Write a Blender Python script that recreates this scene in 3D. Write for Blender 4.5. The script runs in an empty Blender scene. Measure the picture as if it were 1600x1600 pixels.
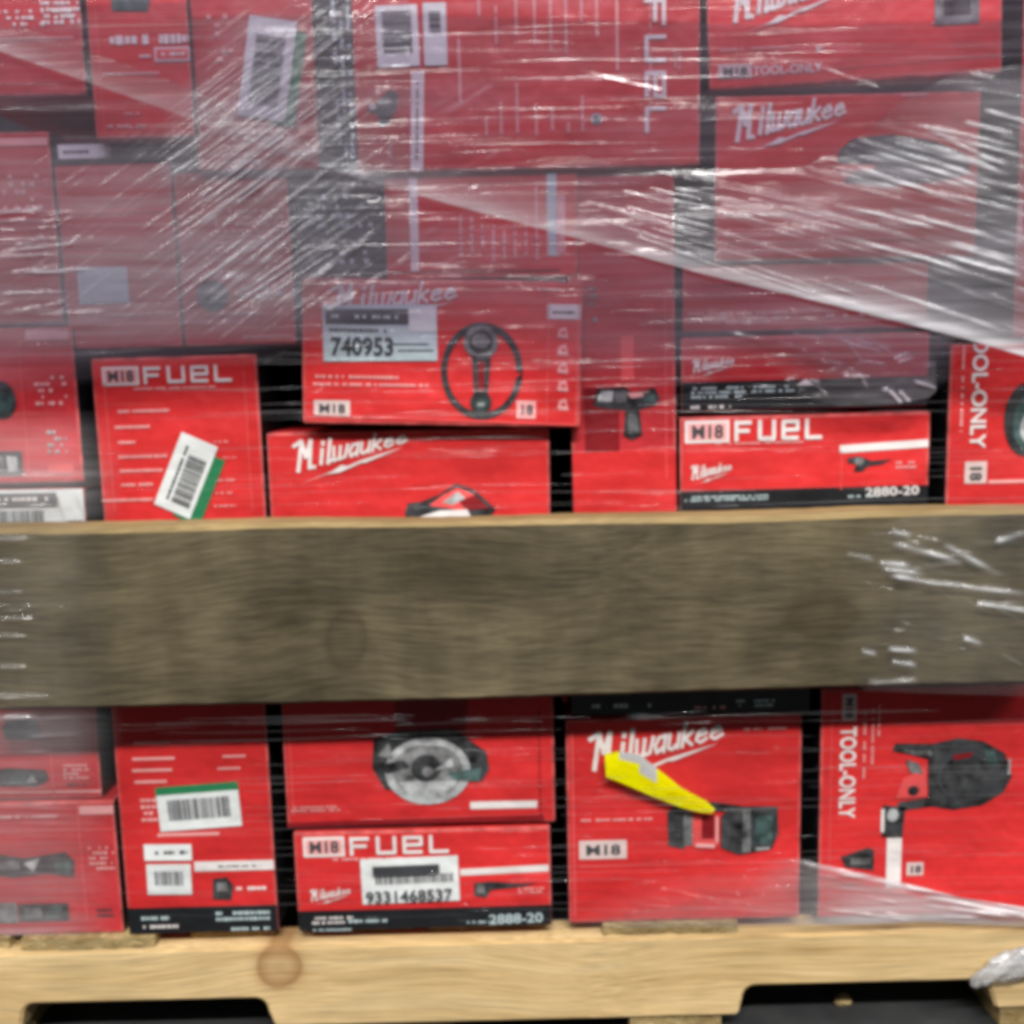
import bpy, bmesh, math, random
import numpy as np
from mathutils import Vector, Matrix, Euler

random.seed(7)
rng = np.random.default_rng(7)
SC = bpy.context.scene
COL = SC.collection
R = math.radians

# ---------------------------------------------------------------- camera
PXW = 1600.0
FPX = 1600.0                      # focal length in photo pixels
CAM_D, CAM_Z = 0.93, 0.655
PITCH, ROLL = R(8.0), R(1.45)
cam_d = bpy.data.cameras.new('camera')
cam = bpy.data.objects.new('camera', cam_d)
COL.objects.link(cam)
cam_d.sensor_width = 36.0
cam_d.lens = 36.0 * FPX / PXW
cam_d.clip_start, cam_d.clip_end = 0.02, 100
CAM_M = Matrix.Translation((0, -CAM_D, CAM_Z)) @ Matrix.Rotation(math.pi / 2 - PITCH, 4, 'X') @ Matrix.Rotation(-ROLL, 4, 'Z')
cam.matrix_world = CAM_M
SC.camera = cam
EYE = CAM_M.translation.copy()
CAM_R = CAM_M.to_3x3()
CR = np.array(CAM_R)
CE = np.array(EYE)

# ---------------------------------------------------------------- world, lamps, exposure
W = bpy.data.worlds.new('World')
SC.world = W
W.use_nodes = True
W.node_tree.nodes['Background'].inputs[0].default_value = (0.93, 0.97, 1.0, 1)
W.node_tree.nodes['Background'].inputs[1].default_value = 0.15


def lamp(name, loc, sx, sy, power, target, col=(1.0, 0.985, 0.96)):
    d = bpy.data.lights.new(name, 'AREA')
    d.shape = 'RECTANGLE'
    d.size, d.size_y = sx, sy
    d.energy = power
    d.color = col
    o = bpy.data.objects.new(name, d)
    COL.objects.link(o)
    o.location = loc
    o.rotation_euler = (Vector(target) - Vector(loc)).to_track_quat('-Z', 'Y').to_euler()
    return o


# rows of warehouse ceiling tubes above and in front of the pallet
lamp('ceiling_tube', (0.25, -3.1, 3.6), 2.4, 0.16, 310, (0, 0, 0.4))
lamp('ceiling_tube.001', (-2.6, -2.2, 3.6), 2.4, 0.16, 60, (-0.3, -0.2, 0.4))
lamp('ceiling_tube.002', (2.9, -2.2, 3.6), 2.4, 0.16, 60, (0.3, -0.2, 0.4))
lamp('ceiling_tube.003', (0.0, -1.2, 3.7), 2.4, 0.16, 30, (0, -0.4, 0.2))
SC.view_settings.view_transform = 'Standard'
SC.view_settings.look = 'None'
SC.view_settings.gamma = 1.0
SC.view_settings.exposure = 0.0
SC.render.engine = 'CYCLES'
SC.cycles.use_denoising = True
SC.cycles.transparent_max_bounces = 32
SC.cycles.max_bounces = 10
SC.cycles.sample_clamp_indirect = 6.0
SC.cycles.pixel_filter_type = 'BLACKMAN_HARRIS'
SC.cycles.filter_width = 4.8
SC.cycles.caustics_reflective = False
SC.cycles.caustics_refractive = False


# ---------------------------------------------------------------- pixel helpers
def ray(px, py):
    v = Vector(((px - 800.0) / FPX, -(py - 800.0) / FPX, -1.0))
    return (CAM_R @ v).normalized()


def at(px, py, Y):
    d = ray(px, py)
    t = (Y - EYE.y) / d.y
    return EYE + d * t


def at_np(px, py, Y):
    v = np.stack([(px - 800.0) / FPX, -(py - 800.0) / FPX, -np.ones_like(px)], -1)
    d = v @ CR.T
    t = (Y - CE[1]) / d[..., 1]
    return CE + d * t[..., None]


# ---------------------------------------------------------------- materials
def new_mat(name):
    m = bpy.data.materials.new(name)
    m.use_nodes = True
    nt = m.node_tree
    nt.nodes.clear()
    out = nt.nodes.new('ShaderNodeOutputMaterial')
    return m, nt, out


def N(nt, typ, **kw):
    n = nt.nodes.new(typ)
    for k, v in kw.items():
        setattr(n, k, v)
    return n


def ramp(nt, stops):
    r = nt.nodes.new('ShaderNodeValToRGB')
    e = r.color_ramp.elements
    while len(e) < len(stops):
        e.new(0.5)
    for i, (p, c) in enumerate(stops):
        e[i].position = p
        e[i].color = (*c, 1) if len(c) == 3 else c
    return r


def card_mat(name, col, rough=0.42, var=0.16, wear=0.25, spec=0.2, nscale=9):
    """coated printed cardboard: slight tone drift, scuffs, soft waviness"""
    m, nt, out = new_mat(name)
    L = nt.links.new
    tc = N(nt, 'ShaderNodeTexCoord')
    oi = N(nt, 'ShaderNodeObjectInfo')
    n1 = N(nt, 'ShaderNodeTexNoise')
    n1.inputs['Scale'].default_value = nscale
    n1.inputs['Detail'].default_value = 5
    L(tc.outputs['Object'], n1.inputs['Vector'])
    r1 = ramp(nt, [(0.3, [c * (1 - var) for c in col]), (0.7, [min(1, c * (1 + var)) for c in col])])
    L(n1.outputs['Fac'], r1.inputs['Fac'])
    hsv = N(nt, 'ShaderNodeHueSaturation')
    mr = N(nt, 'ShaderNodeMapRange')
    mr.inputs[3].default_value, mr.inputs[4].default_value = 0.88, 1.0
    L(oi.outputs['Random'], mr.inputs[0])
    L(mr.outputs[0], hsv.inputs['Value'])
    L(r1.outputs['Color'], hsv.inputs['Color'])
    # scuffs
    mp = N(nt, 'ShaderNodeMapping')
    mp.inputs['Scale'].default_value = (20, 20, 90)
    L(tc.outputs['Object'], mp.inputs['Vector'])
    n2 = N(nt, 'ShaderNodeTexNoise')
    n2.inputs['Scale'].default_value = 1.6
    n2.inputs['Detail'].default_value = 8
    n2.inputs['Roughness'].default_value = 0.7
    L(mp.outputs[0], n2.inputs['Vector'])
    r2 = ramp(nt, [(0.62, (0, 0, 0)), (0.78, (1, 1, 1))])
    L(n2.outputs['Fac'], r2.inputs['Fac'])
    mul = N(nt, 'ShaderNodeMath', operation='MULTIPLY')
    mul.inputs[1].default_value = wear
    L(r2.outputs['Color'], mul.inputs[0])
    mix = N(nt, 'ShaderNodeMixRGB')
    mix.inputs[2].default_value = (min(1, col[0] + 0.12), col[1] + 0.12, col[2] + 0.12, 1)
    L(mul.outputs[0], mix.inputs[0])
    L(hsv.outputs[0], mix.inputs[1])
    n3 = N(nt, 'ShaderNodeTexNoise')
    n3.inputs['Scale'].default_value = 14
    n3.inputs['Detail'].default_value = 3
    L(tc.outputs['Object'], n3.inputs['Vector'])
    b = N(nt, 'ShaderNodeBump')
    b.inputs['Strength'].default_value = 0.5
    b.inputs['Distance'].default_value = 0.02
    L(n3.outputs['Fac'], b.inputs['Height'])
    p = N(nt, 'ShaderNodeBsdfPrincipled')
    p.inputs['Roughness'].default_value = rough
    p.inputs['Specular IOR Level'].default_value = spec
    L(mix.outputs[0], p.inputs['Base Color'])
    L(b.outputs[0], p.inputs['Normal'])
    L(p.outputs[0], out.inputs[0])
    return m


RED = (0.55, 0.026, 0.027)
M = {
    'red': card_mat('red_carton', RED),
    'worn': card_mat('worn_carton_edge', (0.50, 0.09, 0.085), 0.6, 0.5, 0.8, nscale=60),
    'red2': card_mat('deep_red_carton', (0.46, 0.028, 0.034)),
    'darkred': card_mat('dark_red_print_shade', (0.20, 0.010, 0.014)),
    'softred': card_mat('light_red_print', (0.66, 0.075, 0.075)),
    'black': card_mat('black_print', (0.012, 0.013, 0.015), 0.4, 0.3, 0.12),
    'white': card_mat('white_print', (0.68, 0.63, 0.61), 0.5, 0.05, 0.0),
    'badge': card_mat('badge_print', (0.60, 0.46, 0.44), 0.5, 0.1, 0.0),
    'paper': card_mat('white_sticker', (0.66, 0.68, 0.67), 0.55, 0.05, 0.0),
    'bluepaper': card_mat('pale_blue_sticker', (0.46, 0.56, 0.57), 0.55, 0.08, 0.0),
    'pink': card_mat('pink_print', (0.72, 0.33, 0.32), 0.5, 0.1, 0.0),
    'green': card_mat('green_sticker', (0.02, 0.17, 0.07), 0.5, 0.15, 0.0),
    'ink': card_mat('dark_ink', (0.045, 0.047, 0.052), 0.5, 0.2, 0.0),
    'tool_dark': card_mat('tool_dark_print', (0.035, 0.036, 0.038), 0.45, 0.9, 0.3, nscale=75),
    'tool_grey': card_mat('tool_grey_print', (0.14, 0.14, 0.14), 0.45, 0.8, 0.4, nscale=75),
    'tool_light': card_mat('tool_light_print', (0.33, 0.34, 0.34), 0.45, 0.6, 0.3, nscale=75),
    'kraft': card_mat('brown_cardboard', (0.28, 0.18, 0.10), 0.7, 0.15, 0.1),
    'yellow': card_mat('neon_yellow_tape', (0.95, 0.94, 0.0), 0.4, 0.04, 0.0),
    'tool_teal': card_mat('tool_teal_print', (0.05, 0.085, 0.08), 0.45, 0.8, 0.3, nscale=75),
}


def wood_mat(name, stops, scale=(1.2, 14, 26), knots=(), rough=0.65, bump=0.25, blotch=0.3, fibre=0.5, spec=0.12, bscale=11, saw=0.0):
    m, nt, out = new_mat(name)
    L = nt.links.new
    tc = N(nt, 'ShaderNodeTexCoord')
    # grain bends round the knots
    warp = N(nt, 'ShaderNodeTexNoise')
    warp.inputs['Scale'].default_value = 3.0
    L(tc.outputs['Object'], warp.inputs['Vector'])
    add = N(nt, 'ShaderNodeMixRGB', blend_type='ADD')
    add.inputs[0].default_value = 0.06
    L(tc.outputs['Object'], add.inputs[1])
    L(warp.outputs['Color'], add.inputs[2])
    mp = N(nt, 'ShaderNodeMapping')
    mp.inputs['Scale'].default_value = scale
    L(add.outputs[0], mp.inputs['Vector'])
    g = N(nt, 'ShaderNodeTexNoise')
    g.inputs['Scale'].default_value = 2.2
    g.inputs['Detail'].default_value = 9
    g.inputs['Roughness'].default_value = 0.62
    L(mp.outputs[0], g.inputs['Vector'])
    rr = ramp(nt, stops)
    L(g.outputs['Fac'], rr.inputs['Fac'])
    mp2 = N(nt, 'ShaderNodeMapping')
    mp2.inputs['Scale'].default_value = (scale[0] * 4, scale[1] * 9, scale[2] * 9)
    L(add.outputs[0], mp2.inputs['Vector'])
    f = N(nt, 'ShaderNodeTexNoise')
    f.inputs['Scale'].default_value = 2.5
    f.inputs['Detail'].default_value = 5
    L(mp2.outputs[0], f.inputs['Vector'])
    fr = ramp(nt, [(0.3, (1 - fibre, 1 - fibre, 1 - fibre)), (0.65, (1.05, 1.05, 1.05))])
    L(f.outputs['Fac'], fr.inputs['Fac'])
    mu = N(nt, 'ShaderNodeMixRGB', blend_type='MULTIPLY')
    mu.inputs[0].default_value = 1
    L(rr.outputs[0], mu.inputs[1])
    L(fr.outputs[0], mu.inputs[2])
    bl = N(nt, 'ShaderNodeTexNoise')
    bl.inputs['Scale'].default_value = bscale
    bl.inputs['Detail'].default_value = 4
    L(tc.outputs['Object'], bl.inputs['Vector'])
    br = ramp(nt, [(0.3, (1 - blotch, 1 - blotch, 1 - blotch)), (0.7, (1 + blotch * 0.5,) * 3)])
    L(bl.outputs['Fac'], br.inputs['Fac'])
    mu2 = N(nt, 'ShaderNodeMixRGB', blend_type='MULTIPLY')
    mu2.inputs[0].default_value = 1
    L(mu.outputs[0], mu2.inputs[1])
    L(br.outputs[0], mu2.inputs[2])
    cur = mu2.outputs[0]
    if saw:
        mp3 = N(nt, 'ShaderNodeMapping')
        mp3.inputs['Scale'].default_value = (16, 1, 5)
        mp3.inputs['Rotation'].default_value = (0, R(9), 0)
        L(tc.outputs['Object'], mp3.inputs['Vector'])
        sn = N(nt, 'ShaderNodeTexNoise')
        sn.inputs['Scale'].default_value = 1.4
        sn.inputs['Detail'].default_value = 6
        L(mp3.outputs[0], sn.inputs['Vector'])
        sr = ramp(nt, [(0.32, (0.74, 0.72, 0.70)), (0.55, (1, 1, 1)), (0.78, (1.0 + saw, 1.0 + saw, 0.96 + saw))])
        L(sn.outputs['Fac'], sr.inputs['Fac'])
        mu3 = N(nt, 'ShaderNodeMixRGB', blend_type='MULTIPLY')
        mu3.inputs[0].default_value = 0.75
        L(cur, mu3.inputs[1])
        L(sr.outputs[0], mu3.inputs[2])
        cur = mu3.outputs[0]
    for (c, rx, rz, dark, ringf) in knots:
        s = N(nt, 'ShaderNodeVectorMath', operation='SUBTRACT')
        s.inputs[1].default_value = c
        L(add.outputs[0], s.inputs[0])
        sc = N(nt, 'ShaderNodeVectorMath', operation='MULTIPLY')
        sc.inputs[1].default_value = (1 / rx, 0, 1 / rz)
        L(s.outputs[0], sc.inputs[0])
        ln = N(nt, 'ShaderNodeVectorMath', operation='LENGTH')
        L(sc.outputs[0], ln.inputs[0])
        k = ramp(nt, [(0.0, (0.6,) * 3), (0.25, (0.5,) * 3), (0.42, (0.75,) * 3), (0.56, (1,) * 3), (0.66, (0.4,) * 3), (0.8, (0.15,) * 3), (1.0, (0, 0, 0))])
        L(ln.outputs['Value'], k.inputs['Fac'])
        mk = N(nt, 'ShaderNodeMixRGB')
        mk.inputs[2].default_value = (*dark, 1)
        mm = N(nt, 'ShaderNodeMath', operation='MULTIPLY')
        mm.inputs[1].default_value = ringf
        L(k.outputs[0], mm.inputs[0])
        L(mm.outputs[0], mk.inputs[0])
        L(cur, mk.inputs[1])
        cur = mk.outputs[0]
    b = N(nt, 'ShaderNodeBump')
    b.inputs['Strength'].default_value = bump
    b.inputs['Distance'].default_value = 0.004
    L(f.outputs['Fac'], b.inputs['Height'])
    p = N(nt, 'ShaderNodeBsdfPrincipled')
    p.inputs['Roughness'].default_value = rough
    p.inputs['Specular IOR Level'].default_value = spec
    L(cur, p.inputs['Base Color'])
    L(b.outputs[0], p.inputs['Normal'])
    L(p.outputs[0], out.inputs[0])
    return m


def film_mat(name, streak=(2.2, 1, 120), rough=0.14, bump=0.5, ior=1.55, tilt=0.0, tint=(0.90, 0.895, 0.91), milk=(0.42, 0.43, 0.47)):
    """clear polyethylene stretch film: see-through, a milky haze that varies with the stretch and carries painted glints, glossy skin"""
    m, nt, out = new_mat(name)
    L = nt.links.new
    tc = N(nt, 'ShaderNodeTexCoord')
    at_ = N(nt, 'ShaderNodeAttribute')
    at_.attribute_name = 'haze'
    mp = N(nt, 'ShaderNodeMapping')
    mp.inputs['Scale'].default_value = streak
    mp.inputs['Rotation'].default_value = (0, tilt, 0)
    L(tc.outputs['Object'], mp.inputs['Vector'])
    n = N(nt, 'ShaderNodeTexNoise')
    n.inputs['Scale'].default_value = 1.5
    n.inputs['Detail'].default_value = 4
    n.inputs['Roughness'].default_value = 0.6
    L(mp.outputs[0], n.inputs['Vector'])
    mp2 = N(nt, 'ShaderNodeMapping')
    mp2.inputs['Scale'].default_value = (5, 1, 16)
    L(tc.outputs['Object'], mp2.inputs['Vector'])
    n2 = N(nt, 'ShaderNodeTexNoise')
    n2.inputs['Scale'].default_value = 1.3
    n2.inputs['Detail'].default_value = 4
    L(mp2.outputs[0], n2.inputs['Vector'])
    r1 = N(nt, 'ShaderNodeMapRange')
    r1.inputs[1].default_value, r1.inputs[2].default_value = 0.3, 0.72
    r1.inputs[3].default_value, r1.inputs[4].default_value = 0.55, 1.6
    L(n.outputs['Fac'], r1.inputs[0])
    r2 = N(nt, 'ShaderNodeMapRange')
    r2.inputs[1].default_value, r2.inputs[2].default_value = 0.3, 0.7
    r2.inputs[3].default_value, r2.inputs[4].default_value = 0.6, 1.35
    L(n2.outputs['Fac'], r2.inputs[0])
    a = N(nt, 'ShaderNodeMath', operation='MULTIPLY')
    L(r1.outputs[0], a.inputs[0])
    L(r2.outputs[0], a.inputs[1])
    h = N(nt, 'ShaderNodeMath', operation='MULTIPLY', use_clamp=True)
    L(a.outputs[0], h.inputs[0])
    L(at_.outputs['Fac'], h.inputs[1])
    bp = N(nt, 'ShaderNodeBump')
    bp.inputs['Strength'].default_value = bump
    bp.inputs['Distance'].default_value = 0.002
    L(n.outputs['Fac'], bp.inputs['Height'])
    tr = N(nt, 'ShaderNodeBsdfTransparent')
    tr.inputs[0].default_value = (*tint, 1)
    df = N(nt, 'ShaderNodeBsdfDiffuse')
    df.inputs[0].default_value = (*milk, 1)
    tl = N(nt, 'ShaderNodeBsdfTranslucent')
    tl.inputs[0].default_value = (*milk, 1)
    md = N(nt, 'ShaderNodeMixShader')
    md.inputs[0].default_value = 0.4
    L(df.outputs[0], md.inputs[1])
    L(tl.outputs[0], md.inputs[2])
    mh = N(nt, 'ShaderNodeMixShader')
    L(h.outputs[0], mh.inputs[0])
    L(tr.outputs[0], mh.inputs[1])
    L(md.outputs[0], mh.inputs[2])
    gl = N(nt, 'ShaderNodeBsdfGlossy')
    gl.inputs['Roughness'].default_value = rough
    gl.inputs[0].default_value = (1, 1, 1, 1)
    L(bp.outputs[0], gl.inputs['Normal'])
    geo = N(nt, 'ShaderNodeNewGeometry')
    dt = N(nt, 'ShaderNodeVectorMath', operation='DOT_PRODUCT')
    L(geo.outputs['Normal'], dt.inputs[0])
    L(geo.outputs['Incoming'], dt.inputs[1])
    ab = N(nt, 'ShaderNodeMath', operation='ABSOLUTE')
    L(dt.outputs['Value'], ab.inputs[0])
    inv = N(nt, 'ShaderNodeMath', operation='SUBTRACT', use_clamp=True)
    inv.inputs[0].default_value = 1.0
    L(ab.outputs[0], inv.inputs[1])
    pw = N(nt, 'ShaderNodeMath', operation='POWER')
    pw.inputs[1].default_value = 5.0
    L(inv.outputs[0], pw.inputs[0])
    fr = N(nt, 'ShaderNodeMapRange')
    fr.inputs[3].default_value, fr.inputs[4].default_value = ((ior - 1) / (ior + 1)) ** 2, 0.6
    L(pw.outputs[0], fr.inputs[0])
    cv = N(nt, 'ShaderNodeAttribute')
    cv.attribute_name = 'cover'
    fc = N(nt, 'ShaderNodeMath', operation='MULTIPLY')
    L(fr.outputs[0], fc.inputs[0])
    L(cv.outputs['Fac'], fc.inputs[1])
    tm = N(nt, 'ShaderNodeMixRGB')
    tm.inputs[1].default_value = (1, 1, 1, 1)
    tm.inputs[2].default_value = (*tint, 1)
    L(cv.outputs['Fac'], tm.inputs[0])
    L(tm.outputs[0], tr.inputs[0])
    mg = N(nt, 'ShaderNodeMixShader')
    L(fc.outputs[0], mg.inputs[0])
    L(mh.outputs[0], mg.inputs[1])
    L(gl.outputs[0], mg.inputs[2])
    L(mg.outputs[0], out.inputs[0])
    return m


FILM = film_mat('stretch_film')
FILM_FLAT = film_mat('stretch_film_taut', bump=0.12, tint=(0.59, 0.54, 0.63), milk=(0.42, 0.375, 0.48))
FILM_BAND = film_mat('stretch_film_band', milk=(0.72, 0.73, 0.77), rough=0.18)
FILM_CLEAR = film_mat('stretch_film_clear', bump=0.3, tint=(0.985, 0.985, 0.985), milk=(0.7, 0.71, 0.73))
FILM_DIAG = film_mat('stretch_film_diagonal', streak=(6, 1, 90), tilt=R(38), milk=(0.41, 0.41, 0.46), rough=0.16)


def concrete_mat():
    m, nt, out = new_mat('concrete_floor')
    L = nt.links.new
    tc = N(nt, 'ShaderNodeTexCoord')
    n = N(nt, 'ShaderNodeTexNoise')
    n.inputs['Scale'].default_value = 14
    n.inputs['Detail'].default_value = 8
    L(tc.outputs['Object'], n.inputs['Vector'])
    r = ramp(nt, [(0.3, (0.014, 0.014, 0.015)), (0.7, (0.042, 0.042, 0.042))])
    L(n.outputs['Fac'], r.inputs['Fac'])
    p = N(nt, 'ShaderNodeBsdfPrincipled')
    p.inputs['Roughness'].default_value = 0.6
    L(r.outputs[0], p.inputs['Base Color'])
    L(p.outputs[0], out.inputs[0])
    return m


# ---------------------------------------------------------------- object helpers
def tag(o, label=None, cat=None, group=None, kind=None):
    if label:
        o['label'] = label
    if cat:
        o['category'] = cat
    if group:
        o['group'] = group
    if kind:
        o['kind'] = kind
    return o


def link(name, me, mats, parent=None):
    for mm in mats:
        me.materials.append(mm)
    o = bpy.data.objects.new(name, me)
    COL.objects.link(o)
    if parent is not None:
        o.parent = parent
    return o


def box_bm(x0, x1, y0, y1, z0, z1, bev=0.0, seg=2, jit=0.0):
    bm = bmesh.new()
    vs = [bm.verts.new((x, y, z)) for x in (x0, x1) for y in (y0, y1) for z in (z0, z1)]
    for f in ((0, 1, 3, 2), (4, 6, 7, 5), (0, 4, 5, 1), (2, 3, 7, 6), (0, 2, 6, 4), (1, 5, 7, 3)):
        bm.faces.new([vs[i] for i in f])
    bmesh.ops.recalc_face_normals(bm, faces=bm.faces)
    if jit:
        for v in bm.verts:
            v.co += Vector((random.uniform(-jit, jit), 0, random.uniform(-jit, jit)))
    if bev:
        bmesh.ops.bevel(bm, geom=list(bm.edges), offset=bev, segments=seg, affect='EDGES', profile=0.6)
    return bm


def bm_mesh(name, bm):
    me = bpy.data.meshes.new(name)
    bm.to_mesh(me)
    bm.free()
    return me


# ---------------------------------------------------------------- flat print kit (2-D, box-local metres, u right / v up)
class Print:
    def __init__(self):
        self.v, self.f, self.m, self.mats = [], [], [], []

    def slot(self, key):
        if key not in self.mats:
            self.mats.append(key)
        return self.mats.index(key)

    def poly(self, pts, key, lvl):
        b = len(self.v)
        y = -(0.0005 + 0.00028 * lvl + 0.000012 * (len(self.f) % 16))
        self.v += [(p[0], y, p[1]) for p in pts]
        area = sum(pts[i][0] * pts[(i + 1) % len(pts)][1] - pts[(i + 1) % len(pts)][0] * pts[i][1] for i in range(len(pts)))
        idx = list(range(b, b + len(pts)))
        self.f.append(idx if area > 0 else idx[::-1])
        self.m.append(self.slot(key))

    def build(self, name, parent):
        me = bpy.data.meshes.new(name)
        me.from_pydata(self.v, [], self.f)
        me.polygons.foreach_set('material_index', self.m)
        me.update()
        return link(name, me, [M[k] for k in self.mats], parent)


def stroke_quads(pts, w):
    out = []
    for (a, b) in zip(pts[:-1], pts[1:]):
        dx, dy = b[0] - a[0], b[1] - a[1]
        l = math.hypot(dx, dy) or 1e-9
        nx, ny = -dy / l * w / 2, dx / l * w / 2
        ex, ey = dx / l * w * 0.3, dy / l * w * 0.3
        out.append([(a[0] - nx - ex, a[1] - ny - ey), (b[0] - nx + ex, b[1] - ny + ey), (b[0] + nx + ex, b[1] + ny + ey), (a[0] + nx - ex, a[1] + ny - ey)])
    return out


def ellipse(cx, cy, rx, ry, n=28, a0=0.0, a1=360.0):
    return [(cx + rx * math.cos(R(a0 + (a1 - a0) * i / n)), cy + ry * math.sin(R(a0 + (a1 - a0) * i / n))) for i in range(n + (a1 - a0 < 360))]


_text_cache = {}


def text_polys(s, bold=0.012):
    """built-in font outlines, normalised to cap height 1; returns polys and width"""
    if (s, bold) in _text_cache:
        return _text_cache[(s, bold)]
    c = bpy.data.curves.new('tmp_text', 'FONT')
    c.body = s
    c.offset = bold
    c.resolution_u = 3
    o = bpy.data.objects.new('tmp_text', c)
    COL.objects.link(o)
    dg = bpy.context.evaluated_depsgraph_get()
    me = o.evaluated_get(dg).to_mesh()
    k = 1 / 0.69
    ps = [[(me.vertices[i].co.x * k, me.vertices[i].co.y * k) for i in p.vertices] for p in me.polygons]
    o.evaluated_get(dg).to_mesh_clear()
    bpy.data.objects.remove(o)
    bpy.data.curves.remove(c)
    w = max((p[0] for q in ps for p in q), default=1)
    _text_cache[(s, bold)] = (ps, w)
    return ps, w


# heavy brush script for the maker's mark: strokes in a cell (0..1 wide, 0..1 tall)
SCRIPT = [
    (0.00, 0.20, [[(-0.12, 0.86), (0.2, 1.0)], [(0.16, 0.0), (0.22, 1.0)], [(0.22, 0.98), (0.46, 0.42)], [(0.46, 0.42), (0.62, 1.0)], [(0.62, 1.0), (0.66, 0.0)], [(0.9, 0.0), (0.66, 0.06)]], 0.125),
    (0.205, 0.06, [[(0.5, 0.62), (0.5, 0.04)], [(0.5, 0.80), (0.52, 0.9)]], 0.12),
    (0.265, 0.065, [[(0.5, 1.0), (0.5, 0.0)], [(0.5, 0.02), (1.0, 0.12)]], 0.12),
    (0.33, 0.14, [[(0.05, 0.64), (0.14, 0.04)], [(0.14, 0.04), (0.48, 0.10)], [(0.48, 0.62), (0.5, 0.06)], [(0.5, 0.05), (0.85, 0.1)], [(0.85, 0.1), (0.95, 0.64)]], 0.11),
    (0.475, 0.095, [[(0.9, 0.6), (0.35, 0.58)], [(0.35, 0.58), (0.1, 0.3)], [(0.1, 0.3), (0.3, 0.03)], [(0.3, 0.03), (0.8, 0.2)], [(0.85, 0.64), (0.85, 0.0)]], 0.11),
    (0.575, 0.10, [[(0.12, 0.64), (0.15, 0.12)], [(0.15, 0.1), (0.45, 0.02)], [(0.45, 0.02), (0.8, 0.18)], [(0.85, 0.64), (0.86, 0.0)]], 0.11),
    (0.68, 0.10, [[(0.15, 1.05), (0.15, 0.0)], [(0.2, 0.28), (0.8, 0.62)], [(0.3, 0.32), (0.9, 0.0)]], 0.12),
    (0.785, 0.10, [[(0.15, 0.32), (0.85, 0.4)], [(0.85, 0.4), (0.6, 0.64)], [(0.6, 0.64), (0.2, 0.5)], [(0.2, 0.5), (0.15, 0.15)], [(0.15, 0.15), (0.5, 0.0)], [(0.5, 0.0), (0.95, 0.14)]], 0.11),
    (0.895, 0.10, [[(0.15, 0.32), (0.85, 0.4)], [(0.85, 0.4), (0.6, 0.64)], [(0.6, 0.64), (0.2, 0.5)], [(0.2, 0.5), (0.15, 0.15)], [(0.15, 0.15), (0.5, 0.0)], [(0.5, 0.0), (1.05, 0.16)]], 0.11),
]
BLOCK = {  # squared wide letters
    'F': [[(0, 0), (0, 1)], [(0, 0.94), (1, 0.94)], [(0, 0.5), (0.85, 0.5)]],
    'U': [[(0, 1), (0, 0.06)], [(0, 0.06), (1, 0.06)], [(1, 0.06), (1, 1)]],
    'E': [[(0, 0.06), (0, 0.94)], [(0, 0.94), (1, 0.94)], [(1, 0.94), (1, 0.5)], [(0, 0.5), (1, 0.5)], [(0, 0.06), (1, 0.06)]],
    'L': [[(0, 1), (0, 0.06)], [(0, 0.06), (1, 0.06)]],
}


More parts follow.
